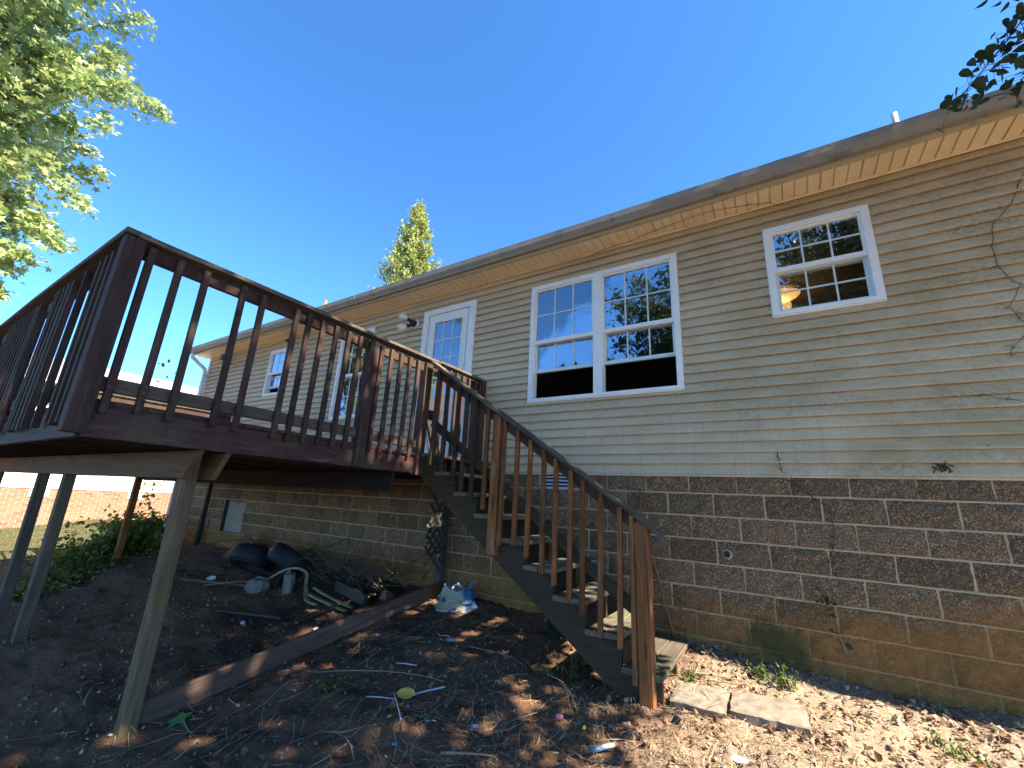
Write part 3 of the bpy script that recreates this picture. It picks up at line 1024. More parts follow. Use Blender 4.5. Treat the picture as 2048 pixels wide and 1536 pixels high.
MB().box(-9.95, -9.80, -0.21, -0.09, 2.46, 2.58).build('body', 'black', sc_)
dv = thing('hanging_disc', (-7.33, -0.1, 2.54), 'small dark oval disc hanging under the eave near the far window', 'ornament')
MB().lathe([(0.0, 2.555), (0.075, 2.545), (0.10, 2.53), (0.07, 2.515), (0.0, 2.51)], (-7.33, -0.1, 0), 16).build('disc', 'black', dv, True)
MB().tube([(-7.33, -0.1, 2.55), (-7.32, -0.1, SO - 0.004)], 0.003, 5).build('cord', 'black', dv)

lamp = thing('ceiling_light', (1.09, 1.85, 2.55), 'glowing amber dome ceiling light seen through the small window', 'light')
MB().lathe([(0.0, 2.43), (0.08, 2.436), (0.15, 2.456), (0.20, 2.487), (0.222, 2.512)], (1.0, 1.80, 0), 28).build('dome', 'lampglow', lamp, True)
MB().lathe([(0.222, 2.5122), (0.236, 2.513), (0.236, 2.521), (0.222, 2.522)], (1.0, 1.80, 0), 28).build('ring', 'darkmetal', lamp)
MB().lathe([(0.218, 2.5222), (0.224, 2.526), (0.21, 2.542), (0.17, 2.556)], (1.0, 1.80, 0), 28).build('upper_glass', 'lampglow', lamp, True)
bl = bpy.data.lights.new('lamp_bulb', 'POINT')
bl.energy = 2.0
bl.color = (1, 0.55, 0.22)
bl.shadow_soft_size = 0.1
blo = bpy.data.objects.new('lamp_bulb', bl)
link(blo, lamp, Matrix.Translation((1.0, 1.8, 2.36)))

tb = thing('dining_table', (-0.75, 0.95, 0.10), 'dark round dining table inside behind the twin window', 'table')
MB().lathe([(0.0, 0.86), (0.56, 0.86), (0.585, 0.875), (0.585, 0.89), (0.56, 0.905), (0.0, 0.905)], (-0.72, 0.95, 0), 32).build('tabletop', 'darktable', tb, True)
MB().lathe([(0.28, 0.101), (0.26, 0.14), (0.07, 0.2), (0.05, 0.5), (0.08, 0.8), (0.12, 0.859)], (-0.72, 0.95, 0), 16).build('pedestal', 'darktable', tb, True)

# ------------------------------------------------------------------ deck
DX0, DX1, DY0 = -9.2, -2.45, -3.79
deck = thing('deck', (-5.8, -1.9, -1.7), 'raised dark brown wooden deck with baluster railing on tall posts', 'deck')
RT, RB = 0.075, -0.112       # rim top / bottom
# rim joists and joists
board('rim_joist', (DX1 - 0.065, -3.70, (RT + RB) / 2), (DX1 - 0.065, -0.03, (RT + RB) / 2), RT - RB, 0.038, 'deckred', deck, warp=0.004)
board('rim_joist', (DX0, -3.70, (RT + RB) / 2), (DX1 - 0.09, -3.70, (RT + RB) / 2), RT - RB, 0.038, 'grey', deck, warp=0.004)
board('rim_joist', (DX0 + 0.02, -3.67, (RT + RB) / 2), (DX0 + 0.02, -0.06, (RT + RB) / 2), RT - RB, 0.038, 'deck', deck)
board('ledger_board', (DX0 + 0.04, -0.05, (RT + RB) / 2), (DX1 - 0.09, -0.05, (RT + RB) / 2), RT - RB, 0.038, 'darkpost', deck)
x = DX1 - 0.065 - 0.42
while x > DX0 + 0.1:
    board('joist', (x, -3.675, (RT + RB) / 2), (x, -0.072, (RT + RB) / 2), RT - RB - 0.004, 0.038, 'darkpost', deck)
    x -= 0.42
y = -3.73
rd = random.Random(4)
while y < -0.04:
    e = DX1 - 0.03 + rd.uniform(-0.02, 0.012)
    board('deck_board', (DX0 - 0.02, y + 0.07, RT + 0.0145), (e, y + 0.07, RT + 0.0145), 0.027, 0.1395, 'deck', deck, ch=0.002)
    y += 0.1405
# dropped beam: a board on either face of the posts
for yb, xe, m in ((-3.095, -2.60, 'beam'), (-2.925, -2.60, 'beam')):
    board('beam_board', (-6.74, yb, -0.207), (xe, yb, -0.207), 0.188, 0.038, m, deck, warp=0.003, cut1=0.8)
    board('beam_board', (DX0, yb + 0.001, -0.207), (-6.75, yb + 0.001, -0.207), 0.188, 0.038, m, deck, cut1=0.12)
# second beam near the house
board('beam_board', (DX0, -1.29, -0.207), (DX1 - 0.18, -1.29, -0.207), 0.188, 0.038, 'darkpost', deck)


def sup(x, y, top, mat='post', w=0.092, lean=(0, 0)):
    z = float(gz(x, y))
    board('support_post', (x + lean[0], y + lean[1], z - 0.15), (x, y, top), w, w, mat, deck, up=(0, 1, 0), ch=0.006, warp=0.006)


sup(-2.86, -3.01, -0.115, lean=(0.02, 0.0))
sup(-5.62, -3.01, -0.115, 'weather', lean=(0.10, 0))
sup(-6.62, -3.01, -0.115, 'weather', lean=(0.16, 0))
sup(-9.0, -3.01, -0.115, 'weather')
sup(-9.05, -1.35, -0.115, 'stair')
sup(-9.18, -0.12, -0.115, 'darkpost', 0.075)
sup(-6.2, -1.35, -0.115, 'darkpost') if False else None
board('wall_post', (-2.90, -0.11, -1.62), (-2.90, -0.11, -0.12), 0.089, 0.089, 'board', deck, up=(0, 1, 0))

CAPZ = 1.125


def deck_post(x, y, bot, top, mat, w=0.09):
    return board('railing_post', (x, y, bot), (x, y, top), w, w, mat, deck, up=(0, 1, 0), ch=0.005)


def baluster(x, y, bot, top, mat='deck', jit=0.006, parent=None):
    o = board('baluster', (x + rd.uniform(-jit, jit), y + rd.uniform(-jit, jit) * 0.3, bot + rd.uniform(-0.015, 0.015)), (x, y, top), 0.038, 0.036, mat, parent or deck, up=(0, 1, 0), ch=0.003)
    return o


# right hand side, outer faces in the plane x = DX1
XB = DX1 - 0.02
deck_post(DX1 - 0.045, -3.745, -0.095, 1.10, 'deck', 0.10)          # corner
deck_post(DX1 - 0.05, -1.875, -0.10, 1.09, 'stair' if False else 'deck', 0.10)
deck_post(DX1 - 0.05, -1.11, -0.12, 1.10, 'darkpost' if False else 'deck', 0.10)
for yb in (-3.655, -3.50, -3.345, -3.10, -2.955, -2.68, -2.57, -2.44, -2.305, -2.175, -2.045, -1.785, -1.655, -1.525, -1.40, -1.275):
    baluster(XB, yb, 0.035, 1.085, 'deck' if yb < -2 else rd.choice(['deck', 'deck', 'stair']))
for a, b in ((-3.69, -1.93), (-1.82, -1.165)):
    board('top_rail', (DX1 - 0.06, a, 1.05), (DX1 - 0.06, b, 1.05), 0.089, 0.038, 'deck', deck, warp=0.003)
    board('bottom_rail', (DX1 - 0.06, a, 0.195), (DX1 - 0.06, b, 0.195), 0.085, 0.038, 'weather', deck, warp=0.003)
board('rail_cap', (DX1 - 0.05, -3.74, CAPZ), (DX1 - 0.05, -0.95, CAPZ + 0.03), 0.036, 0.125, 'cap', deck, ch=0.006, warp=0.006)
# short closing rail next to the wall
deck_post(DX1 - 0.05, -0.06, -0.11, 1.18, 'deck', 0.09)
board('rail_cap', (DX1 - 0.05, -0.94, CAPZ + 0.05), (DX1 - 0.05, -0.02, CAPZ + 0.06), 0.034, 0.10, 'cap', deck, ch=0.005)
board('top_rail', (DX1 - 0.06, -1.06, 1.09), (DX1 - 0.06, -0.11, 1.09), 0.089, 0.038, 'deck', deck)
for yb in (-0.86, -0.74, -0.62, -0.50, -0.38, -0.26, -0.15):
    baluster(XB, yb, 0.05, 1.13, 'deck')
# front side
YB = DY0 + 0.035
front = [-2.75, -2.87, -2.99, -3.28, -3.57, -3.69, -3.81, -3.93, -4.01, -4.47, -4.59]
xx = -4.72
while xx > DX0 + 0.1:
    if not (-6.2 < xx < -5.62):
        front.append(xx)
    xx -= 0.125
for xb in front:
    baluster(xb, YB, -0.03, 1.085, rd.choice(['deck', 'grey', 'deck']))
for xp in (-4.86, -6.55, -8.0, DX0 + 0.045):
    deck_post(xp, DY0 + 0.075, -0.10, 1.10, 'grey')
board('top_rail', (DX0, DY0 + 0.075, 1.05), (DX1 - 0.10, DY0 + 0.075, 1.05), 0.089, 0.038, 'grey', deck)
board('bottom_rail', (DX0, DY0 + 0.075, 0.195), (DX1 - 0.10, DY0 + 0.075, 0.195), 0.085, 0.038, 'grey', deck)
board('rail_cap', (DX1 - 0.01, DY0 + 0.05, CAPZ + 0.012), (-4.6, DY0 + 0.05, CAPZ + 0.035), 0.034, 0.13, 'cap', deck, ch=0.006)
board('rail_cap', (-4.605, DY0 + 0.05, CAPZ + 0.035), (DX0, DY0 + 0.05, CAPZ + 0.0), 0.034, 0.13, 'cap', deck, ch=0.006)
# left side
for yb in np.arange(-3.55, -0.1, 0.13):
    baluster(DX0 + 0.02, float(yb), 0.0, 1.08, 'deck')
board('top_rail', (DX0 + 0.06, -3.7, 1.05), (DX0 + 0.06, -0.05, 1.05), 0.089, 0.038, 'deck', deck)
board('rail_cap', (DX0 + 0.05, -3.7, CAPZ), (DX0 + 0.05, -0.05, CAPZ), 0.036, 0.13, 'cap', deck)
# screw heads on the railing
mb = MB()
for o in list(deck.children):
    if o.name.startswith('baluster'):
        c = WM[o.name].translation
        hx = o.dimensions.x / 2 if o.dimensions.x else 0.5
        if abs(c.x - XB) < 0.03:
            for z in (1.065, 1.03, 0.215, 0.175, 0.085):
                yo = c.y + rd.uniform(-0.006, 0.006)
                if rd.random() < 0.6:
                    mb.box(c.x + 0.0185, c.x + 0.0192, yo - 0.0028, yo + 0.0028, z - 0.0028, z + 0.0028)
tag(mb.build('screw', 'gutter', deck), kind='stuff')
# dark board leaning behind the stair rail
lb = board('leaning_board', (-2.75, -0.55, 0.12), (-3.15, -0.45, 1.12), 0.22, 0.02, 'darkpost', None, up=(0, 1, 0))
tag(lb, 'dark board leaning against the deck rail in front of the back door', 'board')

# ------------------------------------------------------------------ stairs
st = thing('staircase', (-1.2, -0.6, -1.55), 'weathered wooden outdoor stairs with orange brown balusters running down beside the house', 'stairs')
SL = 0.69
RUN, RISE = 0.275, 0.19
NX, NZ = -0.05, -1.415
YN = -1.07


def stringer(y, mat):
    prof = []
    # sawtooth cut along the top
    for k in range(8, -1, -1):
        nose = NX - RUN * k
        zt = NZ + RISE * k - 0.038
        prof.append((nose - RUN - 0.012, zt))
        prof.append((nose - 0.012, zt))
    # bottom
    prof.append((NX - 0.012, -1.63))
    prof.append((NX - 0.30, -1.63))
    prof.append((NX - 0.012 - RUN * 9, NZ + RISE * 8 - 0.038 - 0.16))
    mb = MB().prism(prof, 'y', y - 0.019, y + 0.019)
    return mb.build('stringer', mat, st)


stringer(YN + 0.025, 'green')
stringer(-0.60, 'green')
stringer(-0.13, 'green')
for k in range(9):
    nose = NX - RUN * k
    zt = NZ + RISE * k
    for q in range(2):
        board('tread', (nose - 0.068 - q * 0.142, -1.10 + rd.uniform(-0.01, 0.01), zt - 0.019 + rd.uniform(-0.003, 0.003)), (nose - 0.068 - q * 0.142, -0.10, zt - 0.019), 0.038, 0.136, 'tread', st, ch=0.006, warp=0.002)
# railing
RX0, RZ0 = -2.40, 1.115


def rz(x):
    return 1.10 - 0.675 * (x + 2.38)


board('rail_cap', (-2.40, -1.105, rz(-2.40) - 0.012), (-1.52, -1.105, rz(-1.52) - 0.012), 0.036, 0.10, 'cap', st, ch=0.005, warp=0.003)
board('rail_cap', (-1.517, -1.105, rz(-1.517) - 0.014), (-0.005, -1.105, rz(-0.005) - 0.014), 0.036, 0.10, 'cap', st, ch=0.005, warp=0.004)
board('top_rail', (-2.36, -1.075, rz(-2.36) - 0.085), (-0.22, -1.075, rz(-0.22) - 0.085), 0.089, 0.036, 'deck', st)
board('bottom_rail', (-2.36, -1.068, rz(-2.36) - 0.655), (-0.24, -1.068, rz(-0.24) - 0.69), 0.085, 0.036, 'green', st)
YO = -1.113
for i, (xb, zb) in enumerate([(-2.15, -0.086), (-1.985, -0.169), (-1.878, -0.268), (-1.753, -0.336), (-1.603, -0.421), (-1.253, -0.704), (-1.123, -0.784), (-0.975, -0.889), (-0.861, -0.965),
                              (-0.729, -1.047), (-0.621, -1.134), (-0.477, -1.234), (-0.328, -1.300)]):
    m = 'deck' if i < 4 else 'stair'
    xt = xb + rd.uniform(-0.012, 0.012)
    board('baluster', (xb, YO, zb), (xt, YO, rz(xt) - 0.045), 0.038, 0.036, m, st, up=(0, 1, 0), ch=0.003)
board('baluster', (-2.30, YO, -0.02), (-2.30, YO, rz(-2.3) - 0.045), 0.038, 0.036, 'deck', st, up=(0, 1, 0))
board('baluster', (-1.405, YO, -0.72), (-1.405, YO, rz(-1.405) - 0.045), 0.038, 0.036, 'stair', st, up=(0, 1, 0))
board('baluster', (-0.227, YO, -1.50), (-0.227, YO, rz(-0.227) - 0.045), 0.038, 0.036, 'stair', st, up=(0, 1, 0))
board('railing_post', (-1.485, -1.085, -0.80), (-1.49, -1.085, rz(-1.49) - 0.04), 0.092, 0.092, 'stair', st, up=(0, 1, 0), ch=0.006)
zp = float(gz(-0.155, -1.09))
board('newel_post', (-0.150, -1.085, zp - 0.12), (-0.160, -1.085, rz(-0.16) - 0.045), 0.098, 0.098, 'stair', st, up=(0, 1, 0), ch=0.007, warp=0.003)
board('sole_plate', (-0.35, -1.0, -1.60), (-0.35, -0.15, -1.585), 0.06, 0.1, 'green', st)

# ------------------------------------------------------------------ under the deck
sk = board('skirt_board', (-2.86, -2.95, float(gz(-2.88, -2.95)) + 0.05), (-2.86, -0.16, float(gz(-2.88, -0.2)) + 0.10), 0.15, 0.036, 'board', None, warp=0.01)
tag(sk, 'long reddish board on edge lying from the tall post to the wall', 'board')
lat = thing('lattice_panel', (-2.84, -0.35, -1.3), 'narrow broken dark lattice panel hanging from the deck at the wall', 'lattice')
for s in (1, -1):
    for k in range(-2, 13):
        c0 = -1.35 + k * 0.12
        pts = []
        ya, yb = -0.50, -0.16
        za, zb = (c0, c0 + 0.34) if s > 0 else (c0 + 0.34, c0)
        # clip
        lo, hi = -1.33, -0.2
        if max(za, zb) > hi or min(za, zb) < lo:
            continue
        if k == 0 and s < 0:
            continue
        board('slat', (-2.825 + 0.006 * s, ya + rd.uniform(0, 0.05), za), (-2.825 + 0.006 * s, yb, zb), 0.035, 0.007, 'lattice', lat, ch=0.001)
board('stile', (-2.83, -0.15, -1.30), (-2.83, -0.15, -0.16), 0.05, 0.02, 'lattice', lat, up=(0, 1, 0))


def tire(x, y, rot, tilt, label):
    z = float(gz(x, y))
    t = thing('tire', (x, y, z), label, 'tire', 'old tires under the deck')
    mb = MB()
    R0, wd = 0.33, 0.125
    prof = []
    # section around the tread with grooves
    sec = [(-wd, 0.19), (-wd, 0.28)]
    ng = 9
    for i in range(ng):
        u0 = -wd + 2 * wd * (i + 0.08) / ng
        u1 = -wd + 2 * wd * (i + 0.80) / ng
        rr = lambda u: R0 - 0.05 * (u / wd) ** 2 * abs(u / wd)
        sec += [(u0, rr(u0)), (u1, rr(u1)), (u1 + 0.002, rr(u1) - 0.018), (u1 + 0.2 * 2 * wd / ng, rr(u1) - 0.018)]
    sec += [(wd, 0.28), (wd, 0.19), (0.08, 0.19), (-0.08, 0.19)]
    M_ = Matrix.Translation((x, y, z + 0.21)) @ Matrix.Rotation(rot, 4, 'Z') @ Matrix.Rotation(tilt, 4, 'X')
    n, m = 40, len(sec)
    for a in range(n):
        an = 2 * math.pi * a / n
        for (u, r) in sec:
            mb.v.append(tuple(M_ @ Vector((r * math.cos(an), r * math.sin(an), u))))
    for a in range(n):
        for k in range(m):
            b = (a + 1) % n
            mb.f.append((a * m + k, a * m + (k + 1) % m, b * m + (k + 1) % m, b * m + k))
    mb.build('casing', 'black', t)
    return t


tire(-6.15, -0.62, 0.35, R(-26), 'old black ribbed tire lying nearest the hatch, left of the pair')
tire(-5.42, -0.48, -0.25, R(-34), 'old black ribbed tire beside the other, half under the sticks')
# rusty sheet
mb = MB()
zg = float(gz(-7.2, -0.35))
mb.prism([(-7.75, zg), (-7.0, zg), (-6.75, zg + 0.30), (-7.0, zg + 0.46), (-7.25, zg + 0.40)], 'y', -0.30, -0.285)
o = mb.build('metal_sheet', 'rust')
tag(o, 'rusty brown metal sheet propped against the block wall behind the tires', 'metal sheet')
# arched rusty rod
pts = []
for i in range(14):
    u = i / 13
    pts.append((-8.0 + 4.0 * u, -0.75 + 0.45 * u, float(gz(-8 + 4 * u, -0.6)) + 0.02 + 0.42 * math.sin(math.pi * min(1, u * 1.25)) ** 0.7 * (1 if u < 0.8 else 0.9)))
tag(MB().tube(pts, 0.009, 6).build('bent_rod', 'rust', None, True), 'thin rusty rod arching over the tires against the wall', 'rod')


def stone(x, y, s, mat, label, group=None, sq=(1, 0.8, 0.7)):
    import random as _r
    rr = _r.Random(int(abs(x * 1000 + y * 77)))
    mb = MB()
    n, m = 7, 4
    for i in range(m + 1):
        th = math.pi * i / m
        for j in range(n):
            ph = 2 * math.pi * j / n
            k = 1 + rr.uniform(-0.26, 0.26)
            mb.v.append((s * sq[0] * k * math.sin(th) * math.cos(ph), s * sq[1] * k * math.sin(th) * math.sin(ph), s * sq[2] * k * math.cos(th)))
    for i in range(m):
        for j in range(n):
            a, b = i * n + j, i * n + (j + 1) % n
            mb.f.append((a, a + n, b + n, b))
    mw = Matrix.Translation((x, y, float(gz(x, y)) + s * sq[2] * 0.55)) @ Matrix.Rotation(rr.uniform(0, 3), 4, 'Z')
    return tag(mb.build('stone', mat, None, local=mw), label, 'stone', group)


stone(-5.05, -1.12, 0.16, 'stone', 'rough brown stone left of the propped block under the deck', 'stones under the deck')
stone(-4.62, -0.96, 0.13, 'stone', 'grey wedge shaped stone under the bent cream strips', 'stones under the deck', (0.8, 0.6, 1.25))
stone(-3.35, -0.50, 0.10, 'redstone', 'reddish stone next to the long skirt board', 'stones under the deck')
stone(-1.40, -0.12, 0.05, 'stone', 'small stone by the foundation near the green bucket', 'stones under the deck')
stone(-2.95, -0.45, 0.045, 'concrete', 'pale small stone between skirt board and sack', 'stones under the deck')


def strip(pts, w, mat, label, cat, name='vinyl_strip', t=0.004, th=None):
    mb = MB()
    Q = [Vector(p) for p in pts]
    P = []
    for i in range(len(Q) - 1):
        p0, p1, p2, p3 = Q[max(i - 1, 0)], Q[i], Q[i + 1], Q[min(i + 2, len(Q) - 1)]
        for k in range(5):
            u = k / 5
            P.append(0.5 * ((2 * p1) + (p2 - p0) * u + (2 * p0 - 5 * p1 + 4 * p2 - p3) * u * u + (3 * p1 - p0 - 3 * p2 + p3) * u ** 3))
    P.append(Q[-1])
    for k, p in enumerate(P):
        d = (P[min(k + 1, len(P) - 1)] - P[max(k - 1, 0)]).normalized()
        s = d.cross(Vector((0, 0, 1))).normalized()
        u = s.cross(d)
        hw = w / 2
        for (a, b) in ((-hw, 0), (-hw, 0.018), (-hw + t, 0.018), (-hw + t, t), (hw - t, t), (hw - t, 0.018), (hw, 0.018), (hw, 0)):
            mb.v.append(tuple(p + s * a + u * b))
    n = 8
    for k in range(len(P) - 1):
        for j in range(n):
            mb.f.append((k * n + j, k * n + (j + 1) % n, (k + 1) * n + (j + 1) % n, (k + 1) * n + j))
    mb.f.append(tuple(range(n)))
    mb.f.append(tuple((len(P) - 1) * n + j for j in reversed(range(n))))
    return tag(mb.build(name, mat), label, cat)


def on(x, y, h):
    return (x, y, float(gz(x, y)) + h)


strip([on(-5.05, -0.98, 0.10), on(-4.75, -0.90, 0.22), on(-4.50, -0.83, 0.23), on(-4.38, -0.88, 0.12), on(-4.18, -0.98, 0.02), on(-3.95, -0.99, 0.01)], 0.036, 'cream', 'bent cream vinyl strip arched over the grey stone', 'vinyl strip')
strip([on(-4.30, -0.82, 0.07), on(-4.05, -0.80, 0.04), on(-3.75, -0.84, 0.02), on(-3.45, -0.90, 0.01)], 0.032, 'cream', 'cream vinyl strip lying flat behind the bent one', 'vinyl strip')
strip([on(-4.25, -0.92, 0.05), on(-3.95, -0.93, 0.03), on(-3.60, -0.97, 0.01), on(-3.42, -1.0, 0.01)], 0.035, 'cream', 'cream vinyl strip lying nearest the camera, narrow', 'vinyl strip')
# scrap boards
tag(board('scrap_board', on(-4.15, -0.60, 0.10), on(-3.45, -0.72, 0.06), 0.12, 0.04, 'grey', None), 'short thick grey scrap board in front of the brush pile', 'board')
tag(board('scrap_board', on(-4.7, -0.35, 0.2), on(-3.5, -0.45, 0.05), 0.06, 0.03, 'darkpost', None), 'dark narrow scrap board against the wall behind the brush', 'board')
tag(board('scrap_board', on(-6.5, -1.35, 0.05), on(-5.1, -1.12, 0.07), 0.03, 0.03, 'weather', None), 'long pale stick board lying in front of the tires', 'board')
tag(board('scrap_board', on(-4.95, -1.75, 0.012), on(-3.9, -1.42, 0.012), 0.02, 0.06, 'grey', None), 'flat grey scrap board half buried in the soil under the deck', 'board')
tag(board('scrap_board', on(-3.62, -1.55, 0.02), on(-3.58, -1.0, 0.06), 0.025, 0.03, 'weather', None), 'short pale stick pointing at the cream strips', 'board')


def stick(a, b, r, label=None, mat='twig', bend=0.06, name='stick', group=None):
    a, b = Vector(a), Vector(b)
    L = (b - a).length
    pts = []
    o1 = Vector((rd.uniform(-1, 1), rd.uniform(-1, 1), rd.uniform(-0.3, 1))) * bend * L
    for i in range(8):
        u = i / 7
        pts.append(a.lerp(b, u) + o1 * math.sin(math.pi * u) + Vector((rd.uniform(-1, 1), rd.uniform(-1, 1), rd.uniform(-1, 1))) * 0.012 * L * 0.5)
    o = MB().tube(pts, [r * (1 - 0.55 * i / 7) for i in range(8)], 6).build(name, mat, None, True)
    return tag(o, label, 'stick', group) if label else o


stick(on(-5.2, -1.05, 0.05), on(-4.35, -0.35, 0.62), 0.011, 'thick bare stick rising from the stones towards the wall', 'darkvine')
stick(on(-4.35, -0.35, 0.60), on(-4.28, -0.42, 0.28), 0.008, 'short dark stick hanging off the tall stick', 'darkvine')
stick(on(-4.9, -0.6, 0.32), on(-4.22, -0.42, 0.30), 0.009, 'level dark stick crossing behind the cream strips', 'darkvine')
stick(on(-4.62, -0.95, 0.10), on(-4.2, -0.45, 0.30), 0.008, 'dark stick crossing low under the tall stick', 'darkvine')
stick(on(-5.95, -1.3, 0.02), on(-4.9, -1.05, 0.10), 0.009, 'pale stick lying beside the rough brown stone')
# brush pile (a mass of twigs)
mb = MB()
for i in range(190):
    cx, cy = rd.gauss(-4.15, 0.5) if i < 110 else rd.uniform(-6.6, -3.4), rd.uniform(-0.55, -0.08)
    a = rd.uniform(0, 6.28)
    L = rd.uniform(0.2, 0.65)
    el = rd.uniform(-0.1, 0.9)
    p = Vector(on(cx, cy, rd.uniform(0.02, 0.28)))
    d = Vector((math.cos(a) * math.cos(el), 0.3 * math.sin(a) * math.cos(el), math.sin(el)))
    q = p + d * L
    q.y = min(q.y, -0.04)
    q.z = min(q.z, p.z + 0.55)
    m = p.lerp(q, 0.5) + Vector((rd.uniform(-0.05, 0.05), rd.uniform(-0.04, 0.02), rd.uniform(-0.05, 0.05)))
    mb.tube([p, m, q], [0.007, 0.005, 0.002], 4, False)
tag(mb.build('brush_pile', 'brush'), 'heap of thin dead branches against the block wall under the deck', 'brush', kind='stuff')

# sack
mb = MB()
n, m = 28, 14
bx, by_ = -2.44, -0.32
bz = float(gz(bx, by_))
for i in range(m + 1):
    u = i / m
    for j in range(n):
        a = 2 * math.pi * j / n
        wx = 0.20 * (1 - 0.25 * u) + 0.03 * (1 - u)
        wy = 0.11 * (1 - 0.35 * u)
        c, s_ = math.cos(a), math.sin(a)
        x = math.copysign(abs(c) ** 0.7, c) * wx
        y = math.copysign(abs(s_) ** 0.7, s_) * wy
        z = 0.24 * u
        if u > 0.72:   # ragged open mouth
            z += 0.022 * (u - 0.72) / 0.28 * math.sin(a * 2 + 0.6) + 0.025 * (u - 0.72) / 0.28 * math.sin(a * 5)
            x *= 1 + 0.1 * (u - 0.72)
        nn = noise.noise(Vector((x * 9, y * 9, z * 16)))
        n2_ = noise.noise(Vector((x * 22, y * 22 + 5, z * 40)))
        k = (1 + 0.16 * nn + 0.12 * n2_) * (1.0 - 0.10 * math.sin(u * 30) * (u < 0.75))
        mb.v.append((x * k, y * k, z + 0.03 * n2_))
for i in range(m):
    for j in range(n):
        a, b = i * n + j, i * n + (j + 1) % n
        mb.f.append((a, b, b + n, a + n))
mb.f.append(tuple(reversed(range(n))))
sack = mb.build('sack', 'bag', None, False, local=Matrix.Translation((bx, by_, bz - 0.01)) @ Matrix.Rotation(R(35), 4, 'Z'))
tag(sack, 'crumpled white and blue open sack standing by the block wall', 'sack')
# green bucket under the stairs
bk = thing('bucket', on(-1.2, -0.28, 0), 'dark green plastic bucket in shadow under the stairs', 'bucket')
zb_ = float(gz(-1.2, -0.28))
MB().lathe([(0.0, zb_), (0.11, zb_), (0.14, zb_ + 0.25), (0.15, zb_ + 0.255), (0.15, zb_ + 0.275), (0.132, zb_ + 0.275), (0.105, zb_ + 0.02), (0.0, zb_ + 0.02)], (-1.2, -0.28, 0), 20).build('pail', 'greenbin', bk, True)
MB().tube([(-1.2 + 0.15 * math.cos(a), -0.28 - 0.03, zb_ + 0.265 - 0.09 * math.sin(a)) for a in np.linspace(0, math.pi, 9)], 0.004, 5).build('handle', 'darkmetal', bk, True)


# concrete pavers by the stairs
def slab(x0, x1, y0, y1, rot, label, dz=0.0):
    cx, cy = (x0 + x1) / 2, (y0 + y1) / 2
    zc = float(gz(cx, cy)) + 0.046 + dz
    mb = MB()
    nx_, ny_ = 10, 6
    hx, hy = (x1 - x0) / 2, (y1 - y0) / 2
    for i in range(nx_ + 1):
        for j in range(ny_ + 1):
            x, y = -hx + 2 * hx * i / nx_, -hy + 2 * hy * j / ny_
            e = i in (0, nx_) or j in (0, ny_)
            x += rd.uniform(-1, 1) * (0.006 if e else 0.01)
            y += rd.uniform(-1, 1) * (0.006 if e else 0.01)
            mb.v.append((x, y, (-0.006 if e else 0) + rd.uniform(-1, 1) * 0.0022))
    for i in range(nx_):
        for j in range(ny_):
            a = i * (ny_ + 1) + j
            mb.f.append((a, a + ny_ + 1, a + ny_ + 2, a + 1))
    ring = [i * (ny_ + 1) for i in range(nx_ + 1)] + [nx_ * (ny_ + 1) + j for j in range(1, ny_ + 1)] + [i * (ny_ + 1) + ny_ for i in range(nx_ - 1, -1, -1)] + list(range(ny_ - 1, 0, -1))
    m_ = len(mb.v)
    for q in ring:
        v_ = mb.v[q]
        mb.v.append((v_[0] * 1.01, v_[1] * 1.01, -0.09))
    for t_ in range(len(ring)):
        u = (t_ + 1) % len(ring)
        mb.f.append((ring[u], ring[t_], m_ + t_, m_ + u))
    mw = Matrix.Translation((cx, cy, zc)) @ Matrix.Rotation(rot, 4, 'Z') @ Matrix.Rotation(R(4.5), 4, 'X') @ Matrix.Rotation(R(-1), 4, 'Y')
    return tag(mb.build('paver', 'concrete', None, local=mw), label, 'paver')


slab(-0.04, 0.30, -1.00, -0.66, R(1), 'concrete paver right beside the foot of the stairs, half covered in soil', -0.012)
slab(0.32, 0.75, -0.93, -0.60, R(3), 'bare rectangular concrete paver on the sunlit soil, further from the stairs')

# small litter, each a thing


def bit(name, x, y, prof, mat, label, cat, h=0.012, rot=0, tilt=0.0, thick=0.003):
    prof = [(p * rd.uniform(0.45, 0.95), q * rd.uniform(0.45, 0.95)) for p, q in prof]
    mb = MB().prism(prof, 'z', 0, thick)
    mw = Matrix.Translation(on(x, y, h)) @ Matrix.Rotation(rot, 4, 'Z') @ Matrix.Rotation(tilt, 4, 'X')
    return tag(mb.build(name, mat, None, local=mw), label, cat)


LEAFP = [(-0.07, 0), (-0.045, 0.035), (0.0, 0.052), (0.045, 0.035), (0.07, 0.0), (0.04, -0.035), (0.0, -0.045), (-0.045, -0.03)]
yl = thing('fallen_leaf', on(-1.64, -1.84, 0.02), 'large yellow fallen leaf lying on the dark soil', 'leaf')
MB().prism(LEAFP, 'z', 0, 0.002).build('blade', 'yleaf', yl, local=Matrix.Translation(on(-1.64, -1.84, 0.03)) @ Matrix.Rotation(0.5, 4, 'Z') @ Matrix.Rotation(R(25), 4, 'X'))
MB().tube([on(-1.60, -1.87, 0.02), on(-1.57, -1.93, 0.012), on(-1.545, -1.97, 0.006)], 0.0025, 5).build('stalk', 'yleaf', yl)
STAR = []
for i in range(10):
    a = 2 * math.pi * i / 10
    STAR.append(((0.075 if i % 2 == 0 else 0.042) * math.cos(a), (0.075 if i % 2 == 0 else 0.042) * math.sin(a)))
gl_ = thing('fallen_leaf', on(-2.71, -2.78, 0.01), 'single green fallen leaf near the tall deck post', 'leaf')
MB().prism(STAR, 'z', 0, 0.002).build('blade', 'gleaf', gl_, local=Matrix.Translation(on(-2.71, -2.78, 0.02)) @ Matrix.Rotation(R(20), 4, 'X'))
